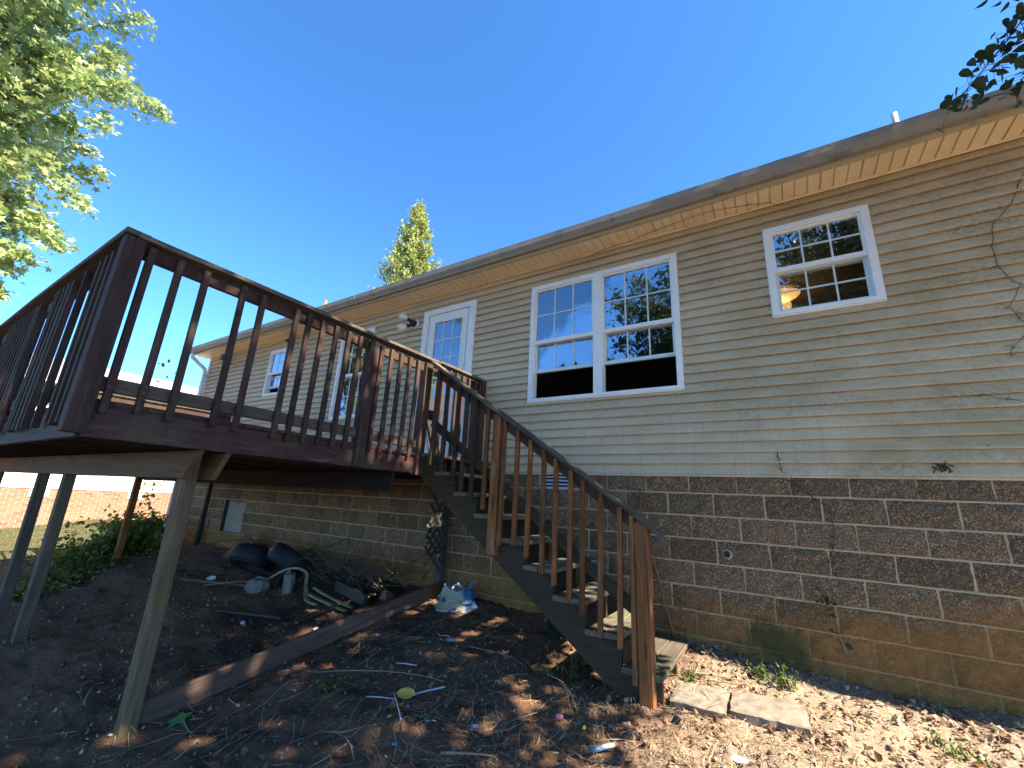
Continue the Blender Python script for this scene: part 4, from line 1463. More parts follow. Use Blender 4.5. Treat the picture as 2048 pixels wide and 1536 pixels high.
MB().tube([on(-2.65, -2.74, 0.02), on(-2.58, -2.70, 0.03)], 0.002, 5).build('stalk', 'straw', gl_)


def straw_thing(a, b, label, r=0.0032, mat='paper'):
    tag(MB().tube([a, Vector(a).lerp(Vector(b), 0.5) + Vector((0, 0, 0.004)), b], r, 8).build('drinking_straw', mat, None, True), label, 'straw')


straw_thing(on(-1.62, -1.82, 0.012), on(-1.44, -1.66, 0.03), 'pale blue plastic straw leaning by the yellow leaf', 0.0055, 'bluelitter')
straw_thing(on(-1.83, -2.03, 0.01), on(-1.63, -1.94, 0.012), 'white stick lying left of the yellow leaf')
straw_thing(on(-1.72, -1.88, 0.02), on(-1.38, -2.14, 0.008), 'long white stick crossing below the yellow leaf', 0.0035)
straw_thing(on(-2.1, -0.98, 0.01), on(-2.02, -0.92, 0.012), 'short white stick on the soil towards the sack')
straw_thing(on(-2.05, -1.55, 0.01), on(-1.9, -1.47, 0.012), 'short white stick on the blackened soil')
pk = MB().lathe([(0.0, -0.028), (0.014, -0.02), (0.02, -0.004), (0.018, 0.012), (0.008, 0.026), (0.0, 0.029)], (0, 0, 0), 12).build('plastic_egg', 'pink', None, True, local=Matrix.Translation(on(-0.61, -1.51, 0.02)) @ Matrix.Rotation(R(70), 4, 'Y'))
tag(pk, 'small pink plastic egg in the dry grass', 'toy')
CR = [(-0.05, -0.02), (-0.01, -0.035), (0.04, -0.025), (0.055, 0.01), (0.02, 0.03), (-0.03, 0.028)]
bit('paper_scrap', -1.96, -0.99, CR, 'bluelitter', 'pale blue paper scrap in the middle of the dark soil', 'litter', tilt=R(15))
bit('paper_scrap', -2.66, -1.22, [(p * 0.6, q * 0.6) for p, q in CR], 'bluelitter', 'blue paper scrap on the lit clay by the skirt board', 'litter', tilt=R(20))
bit('paper_scrap', 0.41, -1.38, [(p * 1.3, q * 1.3) for p, q in CR], 'paper', 'crumpled pale wrapper at the bottom of the picture on sunlit soil', 'litter', tilt=R(25))
bit('paper_scrap', -1.02, -1.86, [(p * 0.6, q * 0.6) for p, q in CR], 'paper', 'tiny white scrap at the edge of the lit straw', 'litter', tilt=R(30))
bit('paper_scrap', -1.28, -2.28, [(p * 0.5, q * 0.5) for p, q in CR], 'cyan', 'tiny cyan scrap at the bottom edge', 'litter')
bit('paper_scrap', -0.42, -1.55, [(p * 0.35, q * 0.5) for p, q in CR], 'yellowchip', 'tiny bright yellow chip beside the glue tube', 'litter', h=0.025, tilt=R(40))
bit('paper_scrap', -6.15, -1.15, [(p * 2.6, q * 2.0) for p, q in CR], 'paper', 'white plastic bag scrap in front of the left tire', 'litter', h=0.04, tilt=R(35))
bit('paper_scrap', -3.62, -1.45, [(p * 0.9, q * 0.9) for p, q in CR], 'paper', 'white scrap by the short pale stick under the deck', 'litter', h=0.03, tilt=R(35))
bit('paper_scrap', -3.30, -1.42, [(p * 1.1, q * 0.9) for p, q in CR], 'paper', 'white scrap close to the skirt board under the deck', 'litter', h=0.03, tilt=R(35))
bit('paper_scrap', -4.05, -1.75, [(p * 0.9, q * 0.9) for p, q in CR], 'bluelitter', 'bluish scrap on bare soil left of the pale stick', 'litter', h=0.03, tilt=R(35))
bo = thing('glue_tube', on(-0.27, -1.67, 0.02), 'white and blue plastic tube in the straw at the bottom', 'tube')
MB().tube([on(-0.33, -1.70, 0.03), on(-0.27, -1.655, 0.032)], 0.0135, 12).build('blue_body', 'bluebottle', bo, True)
MB().tube([on(-0.27, -1.655, 0.032), on(-0.21, -1.61, 0.034)], [0.013, 0.0105], 12).build('white_body', 'paper', bo, True)
ob = MB().box(-0.02, 0.02, -0.012, 0.012, 0, 0.05).build('bottle_top', 'black', None, local=Matrix.Translation(on(0.04, -1.22, 0.0)) @ Matrix.Rotation(0.5, 4, 'Y'))
tag(ob, 'small black plastic cap in the dry grass below the pavers', 'litter')

# ------------------------------------------------------------------ foliage helpers
LEAF5 = np.array([[0, -0.5], [0.30, -0.18], [0.26, 0.18], [0, 0.55], [-0.26, 0.18], [-0.30, -0.18]])
STARL = np.array([[math.cos(2 * math.pi * i / 10 - math.pi / 2) * (0.55 if i % 2 else 0.24), math.sin(2 * math.pi * i / 10 - math.pi / 2) * (0.55 if i % 2 else 0.24)] for i in range(10)])
HEART = np.array([[0, -0.5], [0.25, -0.42], [0.36, -0.15], [0.25, 0.15], [0, 0.6], [-0.25, 0.15], [-0.36, -0.15], [-0.25, -0.42]])
SPRAY = np.array([[0, -0.5], [0.16, -0.2], [0.34, -0.1], [0.2, 0.1], [0.22, 0.4], [0, 0.55], [-0.22, 0.4], [-0.2, 0.1], [-0.34, -0.1], [-0.16, -0.2]])


def leaves(P, size, tmpl, rng, updir=None, flat=0.6, fold=0.25, droop=0.0):
    """one small folded leaf per point; returns V, F (tri fan around the midrib)"""
    n, k = len(P), len(tmpl)
    nrm = rng.normal(size=(n, 3))
    nrm[:, 2] += flat * 2 * np.sign(rng.random(n) - 0.08)
    nrm /= np.linalg.norm(nrm, axis=1)[:, None]
    a = rng.normal(size=(n, 3))
    a[:, 2] -= droop
    if updir is not None:
        a = a * 0.6 + updir
    t = a - nrm * (a * nrm).sum(1)[:, None]
    t /= np.linalg.norm(t, axis=1)[:, None] + 1e-9
    s = np.cross(nrm, t)
    sz = size * rng.uniform(0.65, 1.3, n)
    V = P[:, None, :] + (s[:, None, :] * tmpl[None, :, 0:1] + t[:, None, :] * tmpl[None, :, 1:2] - nrm[:, None, :] * (np.abs(tmpl[None, :, 0:1]) * fold)) * sz[:, None, None]
    C = P[:, None, :]
    V = np.concatenate([V, C], 1).reshape(-1, 3)
    base = (np.arange(n) * (k + 1))[:, None]
    i = np.arange(k)
    F = np.stack([np.broadcast_to(base + i, (n, k)), np.broadcast_to(base + (i + 1) % k, (n, k)), np.broadcast_to(base + k, (n, k))], -1).reshape(-1, 3)
    return V, F


def limb(a, b, droop, n=7):
    a, b = np.array(a, float), np.array(b, float)
    u = np.linspace(0, 1, n)[:, None]
    p = a + (b - a) * u
    p[:, 2] += (np.sin(np.pi * u[:, 0]) * droop)
    return p


def tree(name, label, base, trunk_top, tips, leaf, mat, seed, per_tip=120, spread=0.5, tail=0.45, tmpl=LEAF5, droop=0.5, leafdroop=0.3, trunk_r=0.2, group=None, spr_z=0.7, forks=None):
    rng = np.random.default_rng(seed)
    t = thing(name, base, label, 'tree', group)
    base, trunk_top = np.array(base, float), np.array(trunk_top, float)
    MB().tube([tuple(base + np.array([0, 0, -0.2])), tuple(base + (trunk_top - base) * 0.3 + rng.normal(0, 0.06, 3)), tuple(base + (trunk_top - base) * 0.65 + rng.normal(0, 0.08, 3)), tuple(trunk_top)],
              [trunk_r * 1.25, trunk_r, trunk_r * 0.75, trunk_r * 0.35], 12).build('trunk', 'bark', t, True)
    mb = MB()
    PS = []
    for tip in tips:
        tip = np.array(tip)
        f = rng.uniform(0.35, 1.0)
        st_ = base + (trunk_top - base) * f
        L = np.linalg.norm(tip - st_)
        p = limb(st_, tip, droop * L * 0.12)
        rr = max(0.012, trunk_r * 0.11 * L / 3)
        mb.tube([tuple(q) for q in p], list(np.linspace(rr, 0.006, len(p))), 5, False)
        m = per_tip
        u = 1 - rng.random(m) ** 1.3 * tail
        idx = u * (len(p) - 1)
        i0 = np.clip(idx.astype(int), 0, len(p) - 2)
        fr = (idx - i0)[:, None]
        q = p[i0] * (1 - fr) + p[i0 + 1] * fr
        sp = spread * (0.35 + 0.65 * (1 - (u - (1 - tail)) / tail))
        o = rng.normal(size=(m, 3)) * sp[:, None] * np.array([1, 1, spr_z])
        # leaves gather in small sprays
        o = o + 0
        q = q + o
        q[:, 2] -= leafdroop * np.linalg.norm(o[:, :2], axis=1)
        PS.append(q)
    if mb.v:
        mb.build('branches', 'bark', t, True)
    P = np.concatenate(PS)
    # cluster into sprays for light and dark clumps
    V, F = leaves(P, leaf, tmpl, rng, droop=0.8)
    np_mesh('crown', V, F, mat, t)
    return t


def shell_tips(c, r, n, rng, inner=0.45, lump=0.22, cond=None):
    out = []
    while len(out) < n:
        d = rng.normal(size=3)
        d /= np.linalg.norm(d)
        k = rng.uniform(inner, 1.0) * (1 + lump * math.sin(d[0] * 5 + d[2] * 4) * math.cos(d[1] * 6))
        p = np.array(c) + d * np.array(r) * k
        if cond is None or cond(p):
            out.append(p)
    return out


# ------------------------------------------------------------------ trees
rng = np.random.default_rng(21)
tree('leafy_tree', 'big sunlit yellow green tree at the left beyond the deck', (-14.6, -7.2, float(gz(-14.6, -7.2))), (-13.8, -6.2, 10.5),
     shell_tips((-13.0, -5.6, 8.4), (5.2, 4.0, 6.6), 170, rng) + [np.array(q) for q in ((-11.6, -3.2, 4.7), (-11.3, -3.0, 4.3), (-12.0, -3.4, 3.7), (-11.9, -3.5, 3.1), (-12.2, -3.6, 5.3), (-11.5, -3.3, 3.9), (-12.3, -3.8, 2.9), (-12.4, -3.6, 4.4))], 0.155, 'mapleleaf', 31, per_tip=340, spread=0.36, tail=0.5, tmpl=STARL, droop=0.4, leafdroop=0.45, trunk_r=0.28, spr_z=0.55)

rng = np.random.default_rng(22)
tips = shell_tips((5.6, -7.4, 7.2), (5.4, 4.6, 4.6), 120, rng, 0.2, cond=lambda p: p[1] < -2.5 and p[2] > 2.4)
tips += [rng.uniform((0.9, -9.6, 3.2), (4.4, -7.0, 9.0)) for _ in range(44)]
tips += [rng.uniform((4.6, -4.6, 1.6), (9.2, -1.55, 6.2)) for _ in range(62)]
tips += [rng.uniform((2.0, -4.4, 4.2), (4.4, -1.9, 9.0)) for _ in range(60)]
tips += [rng.uniform((3.2, -2.1, 2.75), (4.4, -0.05, 7.2)) for _ in range(38)]
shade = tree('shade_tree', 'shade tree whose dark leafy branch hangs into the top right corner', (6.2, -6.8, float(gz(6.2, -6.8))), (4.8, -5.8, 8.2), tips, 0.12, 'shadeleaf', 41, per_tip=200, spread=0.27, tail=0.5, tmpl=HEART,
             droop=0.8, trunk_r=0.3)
# the hanging branch in the top right corner
rb = np.random.default_rng(5)
mb = MB()
PP, DD = [], []
for pts in ([(3.4, -2.1, 3.9), (2.75, -2.0, 3.05), (2.2, -1.86, 2.35), (1.95, -1.76, 2.05), (1.72, -1.66, 1.82)],
            [(2.5, -1.95, 2.72), (2.28, -1.78, 2.25), (2.08, -1.70, 1.98), (1.98, -1.62, 1.84)],
            [(2.9, -2.2, 3.2), (2.3, -2.15, 2.72), (2.0, -2.1, 2.45), (1.86, -2.04, 2.33)],
            [(2.75, -2.0, 3.05), (2.55, -1.8, 2.6), (2.45, -1.7, 2.3), (2.40, -1.66, 2.2)],
            [(2.9, -2.1, 3.1), (2.5, -1.9, 2.62), (2.28, -1.80, 2.42), (2.16, -1.78, 2.28)],
            [(2.9, -2.2, 3.2), (2.35, -2.0, 2.60), (2.10, -1.92, 2.36), (1.98, -1.90, 2.22)],
            [(2.8, -2.4, 3.3), (2.2, -2.2, 2.72), (1.98, -2.12, 2.5), (1.90, -2.1, 2.40)],
            [(2.6, -2.5, 3.2), (1.9, -2.3, 2.75), (1.62, -2.2, 2.60), (1.50, -2.15, 2.50)]):
    mb.tube(pts, list(np.linspace(0.007, 0.0018, len(pts))), 5, False)
    p = np.array(pts)
    for i in range(len(p) - 1):
        L = np.linalg.norm(p[i + 1] - p[i])
        m = int(L / 0.0065)
        for q in range(m):
            c = p[i] + (p[i + 1] - p[i]) * rb.random()
            o = rb.normal(size=3) * 0.055
            o[2] -= 0.025
            PP.append(c + o)
            mb.tube([tuple(c), tuple(c + o * 0.5 + np.array([0, 0, 0.008])), tuple(c + o)], 0.0011, 3, False)
mb.build('hanging_twig', 'darkvine', shade)
V, F = leaves(np.array(PP), 0.052, HEART, rb, flat=0.25, droop=1.1)
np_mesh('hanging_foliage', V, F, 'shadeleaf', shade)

rng = np.random.default_rng(23)
tree('garden_tree', 'tall tree behind the viewer mirrored in the twin window', (-3.5, -15.5, float(gz(-3.5, -15.5))), (-3.2, -15.2, 9.0), shell_tips((-2.6, -14.6, 7.6), (3.2, 3.0, 5.5), 90, rng), 0.17, 'shadeleaf', 51, per_tip=150, spread=0.6, tmpl=HEART, trunk_r=0.25)
rng = np.random.default_rng(24)
tree('garden_tree', 'broad tree behind the viewer mirrored in the small window', (3.5, -15.0, float(gz(3.5, -15))), (3.4, -14.8, 8.0), shell_tips((4.0, -12.6, 6.4), (4.6, 2.8, 5.6), 160, rng), 0.17, 'shadeleaf', 52, per_tip=150, spread=0.6, tmpl=HEART, trunk_r=0.25)


rng = np.random.default_rng(25)
tree('garden_tree', 'low leafy tree behind the viewer mirrored in the lower left panes of the twin window', (-7.6, -14.8, float(gz(-7.6, -14.8))), (-7.5, -14.6, 5.5), shell_tips((-7.4, -13.8, 4.0), (3.3, 2.2, 3.0), 60, rng), 0.17, 'shadeleaf', 53, per_tip=150, spread=0.5, tmpl=HEART, trunk_r=0.2)


# conifer behind the house
def conifer(base, height, radius, label, seed):
    rng = np.random.default_rng(seed)
    t = thing('conifer_tree', base, label, 'tree')
    MB().tube([base, (base[0], base[1], base[2] + height * 0.97)], [0.22, 0.02], 10).build('trunk', 'bark', t, True)
    P, D = [], []
    mb = MB()
    nb = 420
    for i in range(nb):
        u = (i + rng.random()) / nb
        u = 1 - (1 - u) ** 0.8
        h = height * (0.12 + 0.88 * u)
        r = radius * (1 - u) ** 0.8 * rng.uniform(0.55, 1.12) + 0.12
        a = rng.uniform(0, 2 * math.pi)
        o = np.array([math.cos(a), math.sin(a), 0.55])
        b = np.array(base) + np.array([0, 0, h])
        m = int(36 + 150 * (1 - u))
        s = rng.random(m) ** 0.6
        q = b + o * r * s[:, None]
        q[:, 2] += (s - 0.4) * 0.25 * r
        q += rng.normal(size=(m, 3)) * (0.10 + 0.05 * (1 - u))
        P.append(q)
        D.append(np.tile(o, (m, 1)))
        mb.tube([tuple(b), tuple(b + o * r * 0.9)], [0.02, 0.005], 4, False)
    mb.build('branches', 'bark', t)
    P, D = np.concatenate(P), np.concatenate(D)
    V, F = leaves(P, 0.15, SPRAY, rng, updir=D * 0.5 + np.array([0, 0, 1.0]), flat=0.0)
    np_mesh('crown', V, F, 'thuja', t)
    return t


conifer((-14.3, 9.0, -1.5), 16.2, 3.1, 'pointed yellow green conifer rising behind the roof', 61)

# ------------------------------------------------------------------ neighbour house
NXW = -16.3
nb = thing('neighbour_house', (NXW - 4, 1.0, -1.7), 'sunlit neighbouring house with white siding over a pale orange brick base', 'house')
NY0, NY1 = -9.0, 9.0
BRK = -0.64
g = G('neighbour_brick')
bo_ = g.rnd()
nd = g.n('ValToRGB', Fac=bo_)
e = nd.color_ramp.elements
e[0].position, e[0].color = 0.0, (0.33, 0.15, 0.08, 1)
e[1].position, e[1].color = 1.0, (0.20, 0.115, 0.085, 1)
e.new(0.85).color = (0.38, 0.20, 0.115, 1)
e.new(0.90).color = (0.21, 0.125, 0.10, 1)
g.col(g.mix(g.math('MULTIPLY', g.noise(g.obj(), 30, 4, 0.7), 0.4), nd.outputs[0], (0.12, 0.06, 0.04)))
g.rough(0.9)
MAT['nbrick'] = g.m
MAT['nmortar'] = plain('pale_mortar', (0.46, 0.36, 0.26), 0.9)
MAT['nsiding'] = plain('neighbour_siding', (0.78, 0.77, 0.70), 0.5, var=0.04)
MAT['nroof'] = plain('neighbour_shingle', (0.36, 0.35, 0.345), 0.85, var=0.2, scale=20)
bm = bpy.data.meshes.new('brick')
tmp = MB().box(-0.012, 0.012, -0.0985, 0.0985, -0.0285, 0.0285)
bm.from_pydata(tmp.v, [], tmp.f)
bm.materials.append(MAT['nbrick'])
rest = MB()
cnt = 0
rows_ = 17
for r_ in range(rows_):
    z = BRK - 0.034 - r_ * 0.0677
    yy = NY0 + (0.1016 if r_ % 2 else 0.0)
    while yy < NY1:
        # the 300 bricks that show between the deck posts are parts of their own
        if -1.95 < yy < 1.62 and cnt < 298 and z > -1.80:
            o = bpy.data.objects.new('brick', bm)
            link(o, nb, Matrix.Translation((NXW, yy, z)))
            cnt += 1
        else:
            rest.box(NXW - 0.012, NXW + 0.012, yy - 0.0985, yy + 0.0985, z - 0.0285, z + 0.0285)
        yy += 0.2085
ro = rest.build('brickwork', 'nbrick', nb)
ro['kind'] = 'stuff'
MB().box(NXW - 0.2, NXW + 0.004, NY0, NY1, -2.4, BRK).build('mortar', 'nmortar', nb)
for k in range(27):
    z0 = BRK + k * 0.1016
    MB().prism([(NXW - 0.02, z0), (NXW + 0.030, z0), (NXW + 0.030, z0 + 0.008), (NXW + 0.016, z0 + 0.1016), (NXW - 0.02, z0 + 0.1016)], 'y', NY0, NY1).build('siding_board', 'nsiding', nb)
ez = BRK + 27 * 0.1016
MB().box(NXW - 8.4, NXW - 0.201, NY0 + 0.01, NY1 - 0.01, -2.4, ez - 0.2).build('house_core', 'nsiding', nb)
MB().box(NXW - 0.02, NXW + 0.42, NY0 - 0.3, NY1 + 0.3, ez, ez + 0.02).build('soffit', 'nsiding', nb)
MB().box(NXW + 0.42, NXW + 0.52, NY0 - 0.3, NY1 + 0.3, ez - 0.02, ez + 0.12).build('gutter', 'white', nb)
# roof in shingle courses
for k in range(34):
    u0, u1 = k / 34, (k + 1) / 34
    xa, xb = NXW + 0.46 - 4.9 * u0, NXW + 0.46 - 4.9 * u1
    za, zb = ez + 0.13 + 1.55 * u0, ez + 0.13 + 1.55 * u1
    MB().prism([(xa, za + 0.010), (xb, zb), (xb, zb - 0.03), (xa, za - 0.02)], 'y', NY0 - 0.3, NY1 + 0.3).build('shingle_course', 'nroof', nb)
MB().prism([(NXW - 4.44, ez + 1.68), (NXW - 9.0, ez + 0.13), (NXW - 9.0, ez + 0.10), (NXW - 4.44, ez + 1.62)], 'y', NY0 - 0.3, NY1 + 0.3).build('rear_roof', 'nroof', nb)
for yy in (-1.14, 0.95):
    vv = MB().box(NXW + 0.013, NXW + 0.03, yy - 0.2, yy + 0.2, BRK - 0.23, BRK - 0.03).build('foundation_vent', 'ventblue', nb)
    for q in range(3):
        MB().box(NXW + 0.031, NXW + 0.04, yy - 0.19, yy + 0.19, BRK - 0.21 + q * 0.06, BRK - 0.18 + q * 0.06).build('louvre', 'ventblue', vv)


# ------------------------------------------------------------------ shrubs and ground plants
def shrub(name, label, stems, leaf, mat, seed, per=60, spread=0.10, cat='shrub', tmpl=LEAF5, group=None, sm='twig'):
    rng = np.random.default_rng(seed)
    b = stems[0][0]
    t = thing(name, b, label, cat, group)
    mb = MB()
    PS = []
    for pts in stems:
        p = np.array(pts, float)
        mb.tube([tuple(q) for q in p], list(np.linspace(0.008, 0.0025, len(p))), 5, False)
        m = per
        u = rng.random(m) ** 0.75 * (len(p) - 1)
        i0 = np.clip(u.astype(int), 0, len(p) - 2)
        f = (u - i0)[:, None]
        q = p[i0] * (1 - f) + p[i0 + 1] * f + rng.normal(size=(m, 3)) * spread
        PS.append(q)
    mb.build('stem', sm, t)
    P = np.concatenate(PS)
    V, F = leaves(P, leaf, tmpl, rng, flat=0.5, droop=0.4)
    np_mesh('foliage', V, F, mat, t)
    return t


rs2 = np.random.default_rng(71)


def stems_for(x, y, n, h, wx, wy, lean=0.4):
    out = []
    for _ in range(n):
        x0, y0 = x + rs2.normal(0, wx), y + rs2.normal(0, wy)
        hh = h * rs2.uniform(0.5, 1.1)
        a = rs2.uniform(0, 6.28)
        d = lean * hh * rs2.uniform(0.1, 0.6)
        z0 = float(gz(x0, y0))
        out.append([(x0, y0, z0), (x0 + d * 0.4 * math.cos(a), y0 + d * 0.4 * math.sin(a), z0 + hh * 0.5), (x0 + d * math.cos(a), y0 + d * math.sin(a), z0 + hh)])
    return out


shrub('leafy_shrub', 'dense green shrub behind the thin post at the far corner of the house', stems_for(-9.9, -0.95, 44, 0.60, 0.38, 0.32), 0.085, 'bushleaf', 72, per=60, spread=0.10)
shrub('leafy_shrub', 'lower green shrub in front of the brick base, left of the dense one', stems_for(-9.6, -1.65, 26, 0.17, 0.35, 0.22, 1.0), 0.08, 'bushleaf', 73, per=44, spread=0.10)
shrub('climbing_sapling', 'thin sapling climbing against the bright siding right of the thin post', [[(-10.9, -0.75, -1.6), (-10.95, -0.7, -0.9), (-10.9, -0.66, -0.3), (-10.88, -0.6, 0.2)], [(-10.9, -0.72, -1.2), (-10.8, -0.6, -0.7), (-10.95, -0.5, -0.35)]], 0.09, 'bushleaf', 74, per=45, spread=0.11, cat='sapling')
shrub('vine_branch', 'sparse leafy vine in front of the sky by the far downspout', [[(-11.3, -0.5, -1.5), (-11.4, -0.5, 1.0), (-11.3, -0.55, 2.0), (-11.6, -0.8, 2.45)], [(-11.4, -0.5, 1.0), (-11.9, -0.7, 1.6), (-12.0, -0.8, 2.0)]], 0.09, 'shadeleaf', 75, per=14, spread=0.12, cat='vine')
# ivy ground cover along the edge of the bare soil
pr = np.random.default_rng(81)
n = 1300
x = pr.uniform(-10.0, -7.2, n)
y = -2.75 + (x + 7.2) * -0.62 + pr.normal(0, 0.22, n)
y = np.minimum(y, -0.15)
P = np.stack([x, y, gz(x, y) + pr.random(n) ** 2 * 0.07], 1)
V, F = leaves(P, 0.085, LEAF5, pr, flat=0.7)
tag(np_mesh('ground_cover', V, F, 'coverleaf'), 'low ivy like ground cover along the edge of the bare soil', 'ground cover', kind='stuff')
# lawn blades by the neighbour
n = 26000
x = pr.uniform(-16.2, -9.6, n)
y = pr.uniform(-4.2, 2.4, n)
ok = (x < -11.0) | (y < -1.0)
x, y = x[ok], y[ok]
n = len(x)
zg_ = gz(x, y)
a = pr.uniform(0, 2 * math.pi, n)
hh = pr.uniform(0.02, 0.06, n)
w = 0.004
V = np.stack([np.stack([x - w * np.cos(a), y - w * np.sin(a), zg_], 1), np.stack([x + w * np.cos(a), y + w * np.sin(a), zg_], 1), np.stack([x + pr.normal(0, 0.02, n), y + pr.normal(0, 0.02, n), zg_ + hh], 1)], 1).reshape(-1, 3)
F = np.arange(3 * n).reshape(n, 3)
tag(np_mesh('grass', V, F, 'grass'), 'thin mown lawn in front of the neighbouring house', 'grass', kind='stuff')


# ------------------------------------------------------------------ litter on the soil
def ribbons(x, y, L, w, rng, lift=0.01, curl=0.3, up=0.25):
    n = len(x)
    a = rng.uniform(0, 2 * math.pi, n)
    c = rng.normal(0, curl, n)
    pts = []
    px, py = x.copy(), y.copy()
    pz0 = rng.random(n) ** 2 * lift
    sl = rng.normal(0, up, n)
    rows = []
    for k in range(4):
        an = a + c * k
        zz = gz(px, py) + 0.004 + pz0 + np.abs(sl) * L * k / 3 * 0.5
        nx_, ny_ = -np.sin(an) * w, np.cos(an) * w
        tw = rng.normal(0, 0.4, n) * w
        rows.append(np.stack([np.stack([px - nx_, py - ny_, zz - tw], 1), np.stack([px + nx_, py + ny_, zz + tw], 1)], 1))
        px = px + np.cos(an) * L / 3
        py = py + np.sin(an) * L / 3
    V = np.stack(rows, 1)  # n,4,2,3
    V = V.reshape(-1, 3)
    base = (np.arange(n) * 8)[:, None]
    f = []
    for k in range(3):
        f.append(np.concatenate([base + 2 * k, base + 2 * k + 1, base + 2 * k + 3, base + 2 * k + 2], 1))
    F = np.stack(f, 1).reshape(-1, 4)
    return V, F


def scatter(n, box, rng, dens):
    x = rng.uniform(box[0], box[1], n)
    y = rng.uniform(box[2], box[3], n)
    k = rng.random(n) < dens(x, y)
    return x[k], y[k]


def sstep(v, a, b):
    t = np.clip((v - a) / (b - a), 0, 1)
    return t * t * (3 - 2 * t)


def patch(x, y, s=1.0, ph=0.0):
    return 0.5 + 0.25 * np.sin(x * 3.1 * s + 1.3 + ph) * np.cos(y * 4.3 * s + 0.4 + ph) + 0.25 * np.sin(x * 7.7 * s + y * 5.1 * s + ph)


def straw_d(x, y):
    r_ = sstep(x, -1.7, -0.6) * sstep(-y, 0.9, 1.4)
    r2_ = sstep(x, -0.2, 0.3) * (0.22 + 0.5 * sstep(-y, 0.9, 1.3))
    return np.clip((r_ + r2_) * (0.35 + 0.65 * patch(x, y)) + 0.03, 0, 1)


rg = np.random.default_rng(91)
x, y = scatter(26000, (-3.5, 2.6, -3.4, -0.05), rg, straw_d)
L = rg.uniform(0.03, 0.13, len(x))
V, F = ribbons(x, y, L, 0.0013, rg, 0.03, 0.35, 0.3)
tag(np_mesh('dry_grass', V, F, 'straw'), 'matted dry grass and straw on the ground right of the stairs', 'dry grass', kind='stuff')
x, y = scatter(13000, (-9, 2.6, -3.6, -0.05), rg, lambda x, y: 0.03 + 0.05 * sstep(x, -3.5, -2) + 0.6 * sstep(x, 0.0, 0.8) + 0.25 * patch(x, y, 0.7, 2.0))
P = np.stack([x, y, gz(x, y) + 0.008 + rg.random(len(x)) * 0.012], 1)
V, F = leaves(P, 0.026, LEAF5, rg, flat=0.9)
tag(np_mesh('leaf_litter', V, F, 'litter'), 'small dead leaves scattered over the bare soil', 'leaf litter', kind='stuff')
x, y = scatter(5200, (-0.4, 2.6, -1.6, -0.03), rg, lambda x, y: 0.06 + 0.7 * patch(x, y, 1.3, 0.7) ** 2)
P = np.stack([x, y, gz(x, y) + 0.006 + rg.random(len(x)) * 0.018], 1)
V, F = leaves(P, 0.034, SPRAY * np.array([1.4, 1]), rg, flat=0.55, fold=0.7)
tag(np_mesh('leaf_litter', V, F, 'litter'), 'curled dry leaf scraps on the sunlit strip along the wall', 'leaf litter', kind='stuff')
x, y = scatter(5200, (-8.5, 0.2, -3.6, -0.1), rg, lambda x, y: 0.15 + 0.5 * patch(x, y, 0.8, 1.0) * sstep(x, -5, -2))
L = rg.uniform(0.015, 0.055, len(x))
V, F = ribbons(x, y, L, 0.0026, rg, 0.008, 0.15, 0.12)
tag(np_mesh('wood_chips', V, F, 'chip'), 'pale splinters and wood chips strewn over the dark soil', 'wood chips', kind='stuff')
x, y = scatter(1500, (-3.4, 2.2, -3.2, -0.1), rg, lambda x, y: 0.4 + 0 * x)
L = rg.uniform(0.12, 0.42, len(x))
V, F = ribbons(x, y, L, 0.0022, rg, 0.03, 0.3, 0.15)
tag(np_mesh('dead_stems', V, F, 'straw'), 'long dead stems and roots tangled on the soil', 'stems', kind='stuff')
x, y = scatter(420, (-2.6, 2.3, -3.3, -0.12), rg, lambda x, y: 0.25 + 0.5 * patch(x, y, 0.9, 1.7))
P = np.stack([x, y, gz(x, y) + 0.016], 1)
V, F = leaves(P, 0.055, LEAF5 * np.array([1.25, 1]), rg, flat=0.8, fold=0.8)
tag(np_mesh('fallen_leaves', V, F, 'brownleaf'), 'larger curled brown leaves lying here and there on the soil', 'fallen leaves', kind='stuff')
# pebbles and clods
x, y = scatter(6500, (-9.5, 2.6, -3.7, -0.03), rg, lambda x, y: 0.75 + 0 * x)
n = len(x)
oct_ = np.array([[1, 0, 0], [-1, 0, 0], [0, 1, 0], [0, -1, 0], [0, 0, 1], [0, 0, -1]], float)
of = np.array([[0, 2, 4], [2, 1, 4], [1, 3, 4], [3, 0, 4], [2, 0, 5], [1, 2, 5], [3, 1, 5], [0, 3, 5]])
s = 0.003 + rg.random(n) ** 4 * 0.02
V = np.stack([x, y, gz(x, y) + s * 0.3], 1)[:, None, :] + oct_[None] * s[:, None, None] * rg.uniform(0.5, 1.2, (n, 6, 1))
F = (np.arange(n) * 6)[:, None, None] + of[None]
tag(np_mesh('pebbles', V.reshape(-1, 3), F.reshape(-1, 3), 'pebble'), 'loose pebbles and clods of earth', 'pebbles', kind='stuff')

